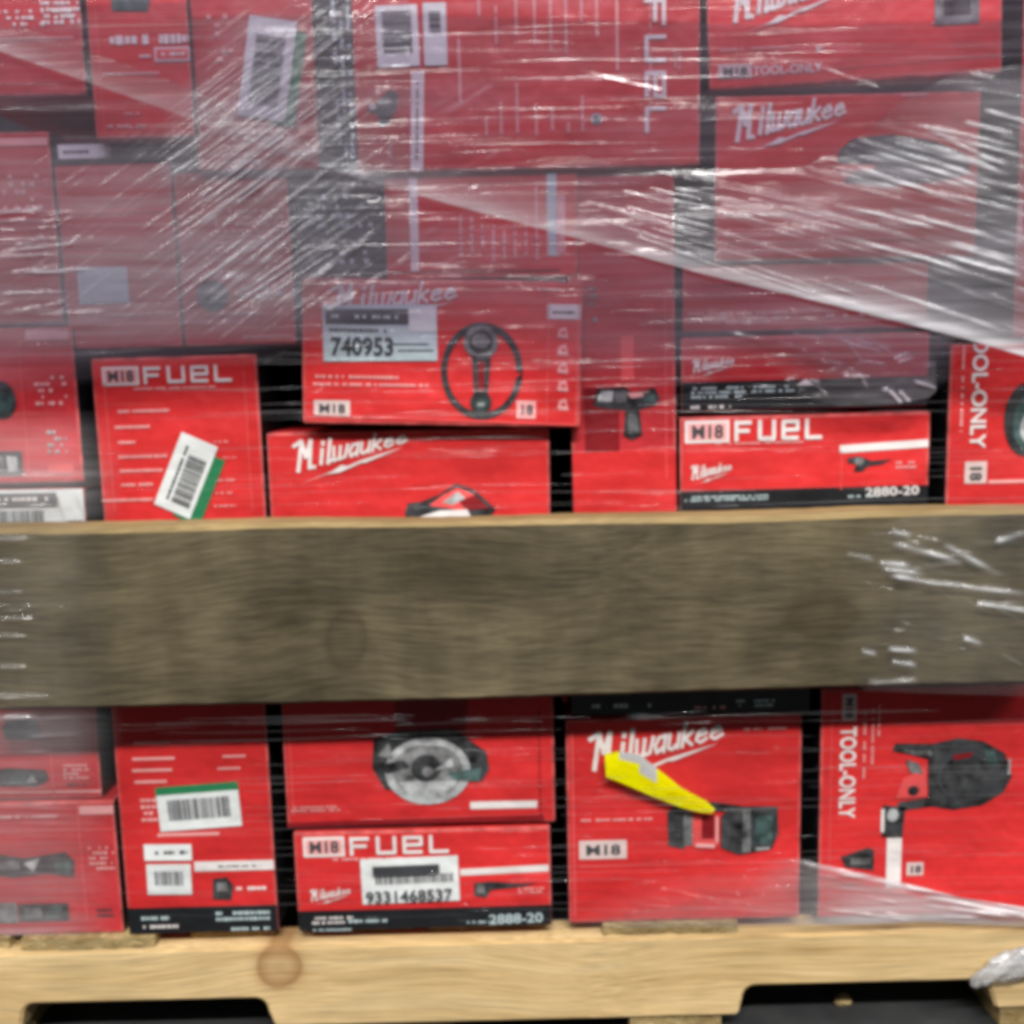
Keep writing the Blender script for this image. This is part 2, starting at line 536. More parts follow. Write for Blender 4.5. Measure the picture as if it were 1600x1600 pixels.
class Carton:
    """a tool carton: px = outline of the front face in the photograph, Y = plane it stands in"""

    def __init__(self, label, x0, x1, ybl, ybr, yt, Y=0.0, depth=0.30, yaw=0.0, mat='red', z_bottom=None, name='tool_carton', group=None, bev=0.0024, part_label=None):
        A, B = at(x0, ybl, Y), at(x1, ybr, Y)
        if z_bottom is not None:
            A.z = B.z = z_bottom
        roll = math.atan2(B.z - A.z, B.x - A.x)
        self.w = (B - A).length
        T = at((x0 + x1) / 2, yt, Y)
        mid = (A + B) / 2
        ez = Vector((-math.sin(roll), 0, math.cos(roll)))
        self.h = (T - mid).dot(ez)
        self.rot = Euler((0, -roll, yaw), 'XYZ').to_matrix()
        self.o = A
        e = bpy.data.objects.new(name, None)
        COL.objects.link(e)
        e.empty_display_size = 0.02
        e.location = A
        e.rotation_euler = (0, -roll, yaw)
        tag(e, label, 'box', group)
        self.root = e
        self.depth = depth
        bm = box_bm(0, self.w, 0, depth, 0, self.h, bev, 2)
        for fc in bm.faces:                      # end panels printed black, which also paints the gaps between cartons dark
            if abs(fc.normal.x) > 0.95:
                fc.material_index = 1
            elif max(abs(t) for t in fc.normal) < 0.97 and mat != 'black':
                fc.material_index = 2
        self.body = link('carton_body', bm_mesh('carton_body', bm), [M[mat], M['black'], M['worn']], e)
        self.lv = 0
        # the slit where the top flaps close and the folded lip of the front flap
        self.ex = self.rot @ Vector((1, 0, 0))
        self.ez = self.rot @ Vector((0, 0, 1))
        self.n = self.rot @ Vector((0, 1, 0))

    def loc(self, px, py):
        d = ray(px, py)
        t = (self.o - EYE).dot(self.n) / d.dot(self.n)
        q = EYE + d * t - self.o
        return q.dot(self.ex), q.dot(self.ez)

    def s(self, px, py):
        a, b = self.loc(px - 5, py), self.loc(px + 5, py)
        c, d = self.loc(px, py - 5), self.loc(px, py + 5)
        return math.hypot(b[0] - a[0], b[1] - a[1]) / 10, math.hypot(d[0] - c[0], d[1] - c[1]) / 10

    def frame(self, cx, cy, rot=0):
        u, v = self.loc(cx, cy)
        su, sv = self.s(cx, cy)
        c, s = math.cos(R(rot)), math.sin(R(rot))

        def f(p):  # p in photo px offset from the centre, y up
            x, y = p[0] * c - p[1] * s, p[0] * s + p[1] * c
            U, V = u + x * su, v + y * sv
            return (min(max(U, 0.0004), self.w - 0.0004), min(max(V, 0.0004), self.h - 0.0004))
        return f

    def rect(self, P, cx, cy, w, h, key, lvl, rot=0):
        f = self.frame(cx, cy, rot)
        P.poly([f(p) for p in ((-w / 2, -h / 2), (w / 2, -h / 2), (w / 2, h / 2), (-w / 2, h / 2))], key, lvl)

    def polys(self, P, cx, cy, polys, key, lvl, rot=0, k=1.0):
        f = self.frame(cx, cy, rot)
        for q in polys:
            P.poly([f((p[0] * k, p[1] * k)) for p in q], key, lvl)

    # --- ready-made parts
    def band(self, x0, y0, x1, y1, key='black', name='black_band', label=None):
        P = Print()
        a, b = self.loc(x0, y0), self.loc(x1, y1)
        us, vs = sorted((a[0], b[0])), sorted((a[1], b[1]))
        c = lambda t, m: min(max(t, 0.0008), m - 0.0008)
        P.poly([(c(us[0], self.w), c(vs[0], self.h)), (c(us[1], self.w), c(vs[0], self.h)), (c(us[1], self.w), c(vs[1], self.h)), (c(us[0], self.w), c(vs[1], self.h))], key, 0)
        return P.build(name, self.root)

    def bars(self, items, name='print_shade_stripe'):
        for it in items:
            P = Print()
            cx, cy, w, h, key = it[:5]
            self.rect(P, cx, cy, w, h, key, 1 + (it[6] if len(it) > 6 else 0), it[5] if len(it) > 5 else 0)
            P.build(name, self.root)

    def logo(self, x, y, length, h0, h1, rise, key='white', bolt=True):
        """x,y: baseline start in photo px; rise: how far the baseline climbs over its length"""
        P = Print()
        f = self.frame(x, y)
        for (cx, cw, strokes, wd) in SCRIPT:
            for s in strokes:
                q = []
                for (sx, sy) in s:
                    t = cx + sx * cw + 0.03 * sy
                    hh = h0 + (h1 - h0) * t
                    q.append((t * length, t * rise + sy * hh))
                hh = h0 + (h1 - h0) * (cx + cw / 2)
                for quad in stroke_quads(q, wd * (0.35 * h0 + 0.65 * hh) * 1.02):
                    P.poly([f(p) for p in quad], key, 2)
        if bolt:
            dy = -0.44 * h0
            ang = math.atan2(rise + 0.22 * h0, length)
            c, s = math.cos(ang), math.sin(ang)
            for bolt_part in ([(0.04, 0), (0.50, 0.028), (0.45, 0.07), (0.36, 0.03)], [(0.36, 0.03), (0.45, 0.07), (0.50, 0.028), (0.62, 0.045), (0.66, 0.02), (0.42, -0.02), (0.3, 0.012)],
                              [(0.62, 0.045), (1.02, 0.035), (0.66, -0.005), (0.60, 0.02)]):
                P.poly([f((p[0] * length * c - 0.62 * p[1] * length * s, dy + p[0] * length * s + 0.62 * p[1] * length * c)) for p in bolt_part], key, 3)
        return P.build('logo', self.root)

    def words(self, s, cx, cy, h, key='white', wfit=None, rot=0, name='lettering', bold=0.014, lvl=2, parent=None):
        ps, w = text_polys(s, bold)
        P = Print()
        kx = (wfit / w) if wfit else h
        self.polys(P, cx, cy, [[((p[0] - w / 2) * kx, (p[1] - 0.5) * h) for p in q] for q in ps], key, lvl, rot)
        return P.build(name, parent or self.root)

    def fine(self, cx, cy, w, h, rows=1, key='white', rot=0, fill=0.8, name='fine_print', lvl=2, gl=0.55, parent=None):
        """print too small to read: rows of broken short marks"""
        P = Print()
        rh = h / rows
        for r in range(rows):
            yy = h / 2 - rh * (r + 0.5)
            x = -w / 2
            end = -w / 2 + w * (1 if r % 3 != 2 else random.uniform(0.5, 0.95))
            while x < end:
                ww = random.uniform(1.0, 2.6) * max(1.0, rh * 0.28)
                if random.random() < fill:
                    hh = rh * gl * random.uniform(0.75, 1.1)
                    self.polys(P, cx, cy, [[(x, yy - hh / 2), (min(x + ww, end), yy - hh / 2), (min(x + ww, end), yy + hh / 2), (x, yy + hh / 2)]], key, lvl, rot)
                x += ww * 1.28
        return P.build(name, parent or self.root)

    def fuel(self, x0, y0, x1, y1, rot=0, badge=0.27, key='white', badge_text='M18', thick=0.17):
        """outlined battery badge followed by wide squared letters; centre-based, length along rot"""
        cx, cy = (x0 + x1) / 2, (y0 + y1) / 2
        if rot in (90, -90, 270):
            Lg, Hh = abs(y1 - y0), abs(x1 - x0)
        else:
            Lg, Hh = abs(x1 - x0), abs(y1 - y0)
        f = self.frame(cx, cy, rot)
        P = Print()
        if badge:
            bw = Lg * badge
            X0, X1, Y0, Y1 = -Lg / 2, -Lg / 2 + bw, -Hh / 2, Hh / 2
            P.poly([f(p) for p in ((X0, Y0), (X1, Y0), (X1, Y1), (X0, Y1))], key, 1)
            i = Hh * 0.13
            P.poly([f(p) for p in ((X0 + i, Y0 + i), (X1 - i, Y0 + i), (X1 - i, Y1 - i), (X0 + i, Y1 - i))], 'pink', 2)
            ps, w = text_polys(badge_text, 0.03)
            k = (bw * 0.72) / w
            for q in ps:
                P.poly([f(((X0 + X1) / 2 + (p[0] - w / 2) * k, (p[1] - 0.5) * Hh * 0.56)) for p in q], 'ink', 3)
        start = -Lg / 2 + Lg * (badge + (0.035 if badge else 0))
        cell = (Lg / 2 - start) / 4
        t = Hh * thick
        for i, ch in enumerate('FUEL'):
            lw = cell * 0.76
            for s in BLOCK[ch]:
                q = [(start + i * cell + p[0] * (lw - t) + t / 2, -Hh / 2 + t / 2 + p[1] * (Hh - t)) for p in s]
                for quad in stroke_quads(q, t):
                    P.poly([f(p) for p in quad], key, 2)
        return P.build('lettering', self.root)

    def badge(self, cx, cy, w, h, txt='M18', rot=0, key='badge', inner=None):
        P = Print()
        self.rect(P, cx, cy, w, h, key, 1, rot)
        i = min(w, h) * 0.12
        if inner:
            self.rect(P, cx, cy, w - 2 * i, h - 2 * i, inner, 2, rot)
        ps, tw = text_polys(txt, 0.03)
        k = w * 0.74 / tw
        self.polys(P, cx, cy, [[((p[0] - tw / 2) * k, (p[1] - 0.5) * h * 0.52) for p in q] for q in ps], 'ink', 3, rot)
        return P.build('battery_badge', self.root)

    def sticker(self, cx, cy, w, h, rot=0, key='paper', bars=None, green=None, lbl=None):
        """bars: (cx offset, cy offset, w, h, vertical?) in sticker px"""
        P = Print()
        if green:
            gx, gy, gw, gh = green
            f = self.frame(cx, cy, rot)
            P.poly([f(p) for p in ((gx - gw / 2, gy - gh / 2), (gx + gw / 2, gy - gh / 2), (gx + gw / 2, gy + gh / 2), (gx - gw / 2, gy + gh / 2))], 'green', 2.4)
        self.rect(P, cx, cy, w, h, key, 3, rot)
        st = P.build('sticker', self.root)
        if lbl:
            st['label'] = lbl
        for b in (bars or []):
            ox, oy, bw, bh, vert = b
            Q = Print()
            f = self.frame(cx, cy, rot)
            x, lim = 0.0, (bw if vert else bh)
            while x < lim:
                t = random.choice((1.0, 1.4, 2.2, 3.0))
                if vert:
                    X0 = ox - bw / 2 + x
                    q = ((X0, oy - bh / 2), (X0 + t, oy - bh / 2), (X0 + t, oy + bh / 2), (X0, oy + bh / 2))
                else:
                    Y0 = oy - bh / 2 + x
                    q = ((ox - bw / 2, Y0), (ox + bw / 2, Y0), (ox + bw / 2, Y0 + t), (ox - bw / 2, Y0 + t))
                Q.poly([f(p) for p in q], 'ink', 4.5)
                x += t + random.choice((1.0, 1.5, 2.4))
            Q.build('barcode', st)
        return st

    def picture(self, cx, cy, layers, rot=0, k=1.0, name='tool_picture'):
        """layers: (key, polygon) drawn one above the other, photo px from the centre, y up"""
        P = Print()
        for i, (key, poly) in enumerate(layers):
            self.polys(P, cx, cy, [poly], key, 1.5 + 0.45 * i, rot, k)
        return P.build(name, self.root)


def rr(x0, y0, x1, y1):
    return [(x0, y0), (x1, y0), (x1, y1), (x0, y1)]


# ================================================================ SETTING: floor
fl = bpy.data.meshes.new('floor')
fl.from_pydata([(-4, -4, 0), (4, -4, 0), (4, 4, 0), (-4, 4, 0)], [], [(0, 1, 2, 3)])
tag(link('floor', fl, [concrete_mat()]), kind='structure')

# ================================================================ PALLET
SY = -0.008                                   # front of the stringer
Z_DECK = at(1000, 1440, 0.0).z
Z_ST = at(800, 1471, SY).z                    # top of the stringer
Z_SB = at(985, 1591, SY).z                    # underside of the stringer
PX0, PX1 = at(-140, 1500, SY).x, at(1740, 1500, SY).x
pal = bpy.data.objects.new('pallet', None)
COL.objects.link(pal)
pal.location = ((PX0 + PX1) / 2, SY, 0)
tag(pal, 'pale pine pallet with notched stringer under all the boxes', 'pallet')
PO = Vector(pal.location)

k0 = at(426, 1524, SY)
pine = wood_mat('pallet_pine', [(0.25, (0.40, 0.25, 0.10)), (0.45, (0.60, 0.42, 0.20)), (0.75, (0.70, 0.53, 0.29))], (1.1, 9, 24),
                knots=[((k0.x - PO.x + 0.03, 0, k0.z + 0.03), 0.036, 0.034, (0.22, 0.095, 0.032), 0.75)], bump=0.25, blotch=0.14, fibre=0.30)
pine_end = wood_mat('deckboard_pine', [(0.2, (0.22, 0.14, 0.055)), (0.5, (0.42, 0.30, 0.13)), (0.8, (0.62, 0.49, 0.27))], (16, 2, 40), bump=0.9, blotch=0.3, fibre=0.4)


def stringer(y0, y1, notched=True):
    def X(px):
        return at(px, 1560, SY).x - PO.x
    zt = Z_ST
    zn1, zn2 = at(230, 1573, SY).z, at(1350, 1528, SY).z
    pts = [(PX0 - PO.x, Z_SB)]
    r = 0.013

    def notch(xa, xb, zn):
        p = [(xa - 0.004, Z_SB)]
        for i in range(7):
            a = R(180 - 15 * i)
            p.append((xa + r + r * math.cos(a), zn - r + r * math.sin(a)))
        for i in range(7):
            a = R(90 - 15 * i)
            p.append((xb - r + r * math.cos(a), zn - r + r * math.sin(a)))
        p.append((xb + 0.006, Z_SB))
        return p
    zn = (zn1 + zn2) / 2
    pts += notch(X(32), X(418), zn) + notch(X(1160), X(1548), zn)
    pts += [(PX1 - PO.x, Z_SB), (PX1 - PO.x, zt), (PX0 - PO.x, zt)]
    bm = bmesh.new()
    a = [bm.verts.new((p[0], y0, p[1])) for p in pts]
    b = [bm.verts.new((p[0], y1, p[1])) for p in pts]
    bm.faces.new(a)
    bm.faces.new(b[::-1])
    n = len(pts)
    for i in range(n):
        bm.faces.new((a[i], b[i], b[(i + 1) % n], a[(i + 1) % n]))
    bmesh.ops.recalc_face_normals(bm, faces=bm.faces)
    ed = [e for e in bm.edges if len(e.link_faces) == 2 and e.calc_face_angle(0) > 0.9]
    bmesh.ops.bevel(bm, geom=ed, offset=0.0022, segments=2, affect='EDGES')
    return link('stringer', bm_mesh('stringer', bm), [pine], pal)


stringer(0.0, 0.038)
stringer(0.50, 0.538)
stringer(0.98, 1.018)


def end_board(x0, x1, y0, y1, z0, z1, rag=0.0, name='deckboard'):
    """a deckboard running away from us, its sawn end ragged"""
    n = 14
    bm = bmesh.new()
    f0 = []
    for i in range(n + 1):
        x = x0 + (x1 - x0) * i / n
        yj = y0 + random.uniform(-rag, rag)
        f0.append((bm.verts.new((x, yj, z0 + abs(random.gauss(0, rag * 0.6)))), bm.verts.new((x, yj + random.uniform(0, rag * 0.5), z1 - abs(random.gauss(0, rag * 0.3)))),
                   bm.verts.new((x, y1, z0)), bm.verts.new((x, y1, z1))))
    for i in range(n):
        a, b = f0[i], f0[i + 1]
        bm.faces.new((a[0], b[0], b[1], a[1]))
        bm.faces.new((a[1], b[1], b[3], a[3]))
        bm.faces.new((a[2], a[3], b[3], b[2]))
        bm.faces.new((a[0], a[2], b[2], b[0]))
    bm.faces.new(f0[0])
    bm.faces.new(f0[-1])
    bm.faces.ensure_lookup_table()
    bmesh.ops.recalc_face_normals(bm, faces=bm.faces)
    return link(name, bm_mesh(name, bm), [pine_end], pal)


def DX(px):
    return at(px, 1460, 0).x - PO.x


for (a, b, yy) in ((-120, 12, 0.010), (33, 243, 0.004), (292, 424, 0.020), (467, 640, 0.024), (668, 852, 0.022), (942, 1152, 0.006), (1180, 1236, 0.026), (1284, 1452, 0.022), (1478, 1700, 0.016)):
    end_board(DX(a), DX(b), yy, 1.0, Z_ST, Z_DECK - 0.0006, 0.0016)
for (a, b) in ((-100, 20), (430, 705), (985, 1128), (1565, 1730)):
    end_board(at(a, 1600, SY).x - PO.x, at(b, 1600, SY).x - PO.x, 0.004 if a != 430 else 0.012, 1.0, 0.0005, Z_SB, 0.0012)

# ================================================================ BOXES
# ---- bottom row, on the deck
c = Carton('lowest of the left-edge boxes, dull red with two dark tool pictures', -60, 194, 1458, 1452, 1254, 0.004, mat='red2', z_bottom=Z_DECK)
c.bars([(60, 1298, 250, 2, 'softred'), (155, 1265, 62, 13, 'pink'), (120, 1385, 60, 1.5, 'softred'), (128, 1340, 2, 200, 'softred')])
c.picture(52, 1352, [('tool_dark', [(-60, -14), (-30, -18), (20, -12), (62, -20), (66, 6), (52, 20), (-10, 12), (-60, 20)]), ('tool_light', [(0, -10), (12, 12), (-14, 4)]), ('tool_grey', rr(-52, -6, -20, 8)), ('tool_teal', rr(34, -14, 58, 4))])
c.picture(64, 1425, [('tool_dark', rr(-34, -14, 44, 14)), ('tool_grey', rr(-24, -9, 2, 7)), ('tool_teal', rr(8, -9, 34, 9))])
c.picture(6, 1424, [('tool_grey', rr(-30, -18, 22, 14))])
c.fine(160, 1340, 40, 40, 5, 'pink')
c.fine(165, 1425, 26, 16, 2, 'tool_dark', fill=0.95)
c.fine(40, 1276, 100, 8, 1, 'pink')
c = Carton('small red box stacked on the lowest left-edge box, below the wooden board', -60, 160, 1250, 1247, 1085, 0.008, mat='red2')
c.bars([(82, 1205, 2, 90, 'softred'), (60, 1237, 200, 4, 'pink')])
c.picture(35, 1215, [('tool_dark', [(-60, -12), (20, -14), (42, -4), (38, 12), (-20, 16), (-60, 10)]), ('tool_teal', rr(-20, -8, 22, 6)), ('tool_light', [(6, -8), (24, -8), (16, 6)])])
c.picture(35, 1140, [('tool_dark', [(-26, -14), (24, -14), (30, 0), (20, 16), (-20, 16), (-32, 4)])])
c.fine(120, 1205, 40, 26, 4, 'pink')
c.fine(120, 1225, 30, 8, 1, 'ink')

c = Carton('red box with green-topped barcode sticker and black base strip, below the board', 203, 437, 1474, 1467, 1003, 0.0, z_bottom=Z_DECK)
c.band(150, 1420, 480, 1500)
c.bars([(238, 1160, 58, 3, 'pink'), (240, 1185, 66, 4, 'pink'), (238, 1203, 62, 4, 'pink'), (236, 1221, 50, 4, 'pink'), (366, 1181, 36, 3, 'pink'), (358, 1200, 36, 3, 'pink'), (295, 1303, 96, 4, 'pink'), (310, 1130, 130, 3, 'pink'),
        (366, 1352, 124, 15, 'white')])
c.fine(236, 1265, 30, 40, 4, 'pink')
c.sticker(312, 1266, 128, 56, 3, 'paper', [(0, 4, 96, 32, True)], (0, 32, 130, 18), 'white barcode sticker with green top edge')
c.sticker(263, 1331, 74, 25, -1, 'paper')
c.sticker(265, 1373, 69, 47, -1, 'paper', [(0, 2, 44, 22, True)])
c.fine(268, 1331, 50, 10, 1, 'ink', lvl=4.5)
c.fine(372, 1352, 70, 5, 1, 'ink', lvl=3)
c.picture(348, 1388, [('tool_dark', [(-16, -16), (12, -18), (18, 4), (8, 18), (-14, 16)]), ('tool_grey', rr(-8, -4, 8, 10))])
c.fine(393, 1387, 46, 9, 1, 'white')
c.fine(240, 1434, 50, 9, 1, 'bluepaper')
c.fine(248, 1447, 62, 9, 1, 'white')
c.fine(380, 1430, 84, 18, 2, 'bluepaper', fill=0.9)
c.fine(392, 1450, 60, 8, 1, 'bluepaper')

c = Carton('low wide red box with black base strip and big white sticker, under the saw box', 467, 863, 1462, 1455, 1297, -0.002, z_bottom=Z_DECK)
c.band(440, 1424, 900, 1500)
c.fuel(474, 1305, 712, 1336)
c.fine(575, 1341, 110, 7, 1, 'pink')
c.bars([(788, 1359, 138, 10, 'white', 1.6)])
st = c.sticker(641, 1374, 152, 70, 1, 'paper', [(6, 2, 120, 14, True)], None, 'white shipping sticker with dark header and number')
c.bars([(635, 1356, 104, 15, 'ink', 1, 14)], 'sticker_header')
c.words('9331468537', 640, 1396, 17, 'ink', 136, 1, 'sticker_number', 0.02, 15)
c.logo(486, 1408, 62, 18, 9, 12)
c.picture(775, 1388, [('tool_dark', [(-34, -10), (-16, -14), (-8, -2), (40, 2), (66, 8), (30, 8), (-8, 12), (-34, 10)]), ('tool_grey', rr(-30, -6, -18, 8))])
c.fine(830, 1390, 40, 10, 2, 'pink')
c.fine(520, 1437, 64, 14, 2, 'white')
c.fine(575, 1438, 60, 8, 1, 'bluepaper')
c.fine(520, 1452, 60, 6, 1, 'bluepaper')
c.words('2888-20', 806, 1434, 14, 'bluepaper', 84, 1, bold=0.02)
c.fine(745, 1440, 40, 6, 1, 'bluepaper')

L4 = c = Carton('red box behind the yellow tape, with a dark twin tool picture and badge', 889, 1249, 1443, 1436, 1121, 0.0, z_bottom=Z_DECK)
c.logo(922, 1204, 206, 56, 28, 48)
c.fine(962, 1280, 118, 7, 1, 'pink')
c.badge(942, 1327, 74, 29)
c.fine(1195, 1138, 66, 7, 1, 'pink')
c.bars([(896, 1290, 4, 290, 'softred', 0), (1075, 1350, 340, 2, 'softred')])
c.picture(1130, 1293, [('tool_dark', [(-86, -26), (-60, -32), (-56, 30), (-72, 40), (-88, 26)]), ('tool_grey', rr(-62, -26, -48, 26)), ('softred', rr(-48, -28, -8, 20)), ('darkred', rr(-34, -16, -14, 22)), ('pink', rr(-12, -22, -8, 18)),
                        ('tool_dark', [(-4, -30), (24, -42), (76, -34), (86, -10), (84, 32), (24, 34), (-4, 20)]), ('tool_grey', rr(30, -38, 42, 30)), ('tool_dark', [(-20, 42), (30, 34), (20, 24), (-34, 30)]), ('tool_teal', rr(50, -26, 76, 18)),
                        ('pink', [(-44, -28), (-14, -30), (-14, -24), (-42, -22)]), ('tool_light', [(50, -36), (72, -34), (72, -31), (50, -31)])])

c = Carton('wide red box with sideways lettering and dark round tool, right of the yellow tape', 1277, 1660, 1432, 1421, 1072, -0.002, z_bottom=Z_DECK)
c.badge(1327, 1105, 42, 22, 'M18', -90)
c.words('TOOL-ONLY', 1324, 1207, 24, 'white', 142, -90, bold=0.02)
c.fine(1350, 1165, 110, 7, 1, 'pink', -90)
c.fine(1363, 1152, 90, 6, 1, 'pink', -90)
c.fine(1373, 1125, 50, 6, 1, 'pink', -90)
c.picture(1485, 1205, [('tool_dark', [(-92, 34), (-88, 46), (-30, 44), (10, 52), (50, 46), (84, 26), (96, -10), (84, -34), (52, -54), (6, -60), (-28, -54), (-78, -60), (-82, -46), (-34, -40), (-36, 20), (-64, 28)]),
                        ('tool_grey', [(-80, 36), (-32, 34), (-30, 26), (-60, 28)]), ('ink', ellipse(28, -4, 50, 44)), ('tool_dark', ellipse(22, -8, 38, 34)), ('tool_teal', [(58, 4), (74, 10), (66, 30), (50, 34)]), ('darkred', [(2, 26), (34, 30), (30, 22), (4, 18)]),
                        ('softred', [(-86, -40), (-74, -8), (-40, 8), (-36, -38)]), ('tool_dark', ellipse(-58, -28, 9, 8)), ('tool_grey', [(-72, 22), (-50, 14), (-44, -2), (-62, 0)]), ('tool_light', rr(88, -6, 92, 18))])
c.picture(1394, 1281, [('tool_dark', [(-16, -26), (16, -28), (20, 20), (-16, 24)]), ('tool_light', ellipse(0, 8, 9, 10)), ('white', rr(-18, -18, -13, 18)), ('ink', ellipse(2, -12, 8, 7))])
c.bars([(1396, 1348, 23, 78, 'white')])
c.picture(1335, 1342, [('tool_dark', [(-22, 4), (20, 18), (30, 14), (30, -18), (-14, -12)]), ('tool_grey', rr(-6, -8, 26, 2))])
c.badge(1429, 1357, 26, 20, '18')
c.bars([(1297, 1250, 2, 300, 'softred')])

# ---- boxes that stand behind the wooden board
c = Carton('red box at the left edge with a torn white sticker just above the board', -60, 156, 1084, 1080, 764, 0.004, mat='red2')
c.sticker(58, 800, 150, 76, 0, 'paper', [(-30, -8, 80, 22, True)], None, 'white shipping sticker with black header')
c.bars([(40, 779, 104, 18, 'ink', 0, 14)], 'sticker_header')
c.fine(40, 779, 90, 12, 1, 'white', lvl=16, fill=0.5)
P = Print()
c.polys(P, 116, 786, [[(-22, 18), (2, 20), (22, -26), (-12, -26)]], 'paper', 16, 0)
P.build('torn_flap', c.root)

c = Carton('red box with white lettering and tilted green-edged sticker, left of the saw box', 178, 428, 1000, 993, 556, 0.002)
c.fuel(160, 571, 372, 600)
c.fine(272, 606, 130, 6, 1, 'pink')
for yy, x0_, x1_ in ((642, 185, 265), (667, 180, 235), (691, 185, 215), (713, 186, 262), (735, 188, 255), (757, 190, 240), (781, 160, 240)):
    c.fine((x0_ + x1_) / 2, yy, x1_ - x0_, 5, 1, 'pink', gl=0.9, fill=0.95)
for yy in (690, 715, 750, 770, 790):
    c.fine(352, yy, 34, 5, 1, 'pink', fill=0.7)
c.bars([(388, 690, 2, 220, 'softred'), (172, 700, 2, 200, 'softred')])
c.sticker(291, 743, 60, 122, -25, 'paper', [(8, -6, 30, 80, False)], (26, -10, 44, 112), 'tilted white barcode sticker with a green edge')
c.fine(278, 738, 90, 8, 1, 'ink', 65, lvl=4.5)

c = Carton('tall red box with the circular saw picture, cut across by the wooden board', 449, 868, 1293, 1284, 672, 0.0)
c.logo(461, 738, 176, 47, 16, 44)
c.picture(664, 1010, [('tool_dark', [(-24, 206), (-18, 220), (2, 222), (30, 232), (56, 248), (84, 238), (116, 208), (100, 190), (-20, 190)]), ('darkred', [(-36, 190), (96, 190), (58, -146), (-52, -146)]), ('softred', [(14, 216), (34, 230), (58, 242), (82, 232), (100, 212), (60, 208)]), ('tool_light', [(34, 220), (58, 236), (70, 226), (50, 216)]), ('darkred', [(60, 222), (84, 230), (106, 210), (70, 208)]),
                       ('white', [(-6, 198), (30, 208), (72, 209), (90, 170), (-20, 170)]), ('tool_dark', [(-86, -144), (-40, -132), (40, -130), (92, -168), (96, -196), (84, -214), (-70, -226), (-90, -190)]),
                       ('tool_light', ellipse(-2, -197, 68, 54)), ('tool_grey', ellipse(-2, -196, 56, 43)), ('tool_light', ellipse(-2, -200, 50, 40, 14, 200, 340)), ('tool_light', ellipse(-2, -196, 52, 44, 8, 60, 110)), ('tool_dark', [(-84, -186), (-40, -178), (-30, -190), (-66, -200)]),
                       ('tool_dark', ellipse(-4, -192, 24, 22)), ('tool_light', [(8, -196), (36, -176), (40, -190)]), ('tool_grey', ellipse(-2, -198, 9, 8)), ('tool_teal', [(30, -200), (84, -192), (80, -214), (40, -212)]), ('tool_grey', [(-80, -170), (-62, -150), (-56, -176)])])
c.bars([(787, 1257, 104, 11, 'white'), (455, 1200, 2, 150, 'softred'), (843, 1190, 2, 170, 'darkred')])
c.fine(494, 1263, 78, 10, 2, 'pink')
c.bars([(640, 1283, 420, 8, 'darkred', 0.5)])  # dark bar paints the shade in the crease of the crushed bottom flap

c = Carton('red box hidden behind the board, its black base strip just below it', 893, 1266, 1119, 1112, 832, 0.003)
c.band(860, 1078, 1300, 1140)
c.fine(985, 1102, 120, 12, 1, 'bluepaper', fill=0.5)
c.fine(1180, 1098, 60, 14, 2, 'bluepaper', fill=0.6)
c.fine(1110, 1105, 50, 8, 1, 'pink', fill=0.5)

c = Carton('narrow tall red box with a dark pistol-grip driver picture', 896, 1058, 828, 823, 262, 0.002, mat='red2')
c.band(890, 705, 1070, 840, 'red', 'bright_panel')
c.picture(985, 640, [('darkred', rr(-72, -64, -18, 36)), ('tool_dark', [(-58, 8), (-52, 34), (-8, 36), (4, 26), (38, 34), (46, 16), (40, 6), (14, 0), (18, -40), (2, -48), (-12, -40), (-8, 0), (-40, 2)]), ('tool_light', [(-52, 14), (-46, 30), (-26, 30), (-28, 14)]), ('tool_grey', rr(-24, 12, -6, 30)), ('tool_grey', [(-4, -6), (10, -6), (12, -38), (-4, -38)]),
                     ('pink', [(-6, 26), (30, 28), (20, 20), (2, 18)]), ('tool_teal', rr(20, 12, 38, 26))])
c.bars([(925, 655, 2, 100, 'softred'), (980, 560, 20, 70, 'softred', 0), (1040, 600, 2, 300, 'softred')])
c.fine(928, 475, 12, 60, 5, 'tool_grey')

c = Carton('hazy red slim box just under the whitened film fold, above two black-based ones', 1066, 1448, 519, 512, 412, 0.004, mat='red2')
c.fine(1160, 496, 170, 20, 3, 'pink')
c.fine(1350, 492, 120, 10, 1, 'pink', fill=0.6)
c.bars([(1250, 440, 300, 4, 'softred')])

c = Carton('upper of two slim black-based boxes at right, blurred by a film wedge', 1064, 1450, 644, 634, 523, 0.001, mat='red2')
c.band(1040, 598, 1480, 660)
c.logo(1082, 583, 64, 20, 10, 14)
c.fine(1160, 612, 160, 20, 3, 'bluepaper', fill=0.7)
c.fine(1110, 636, 62, 9, 1, 'white')
c.picture(1258, 597, [('white', [(-14, -5), (0, 5), (14, -5)])])
c.bars([(1300, 560, 200, 3, 'softred', 1)])

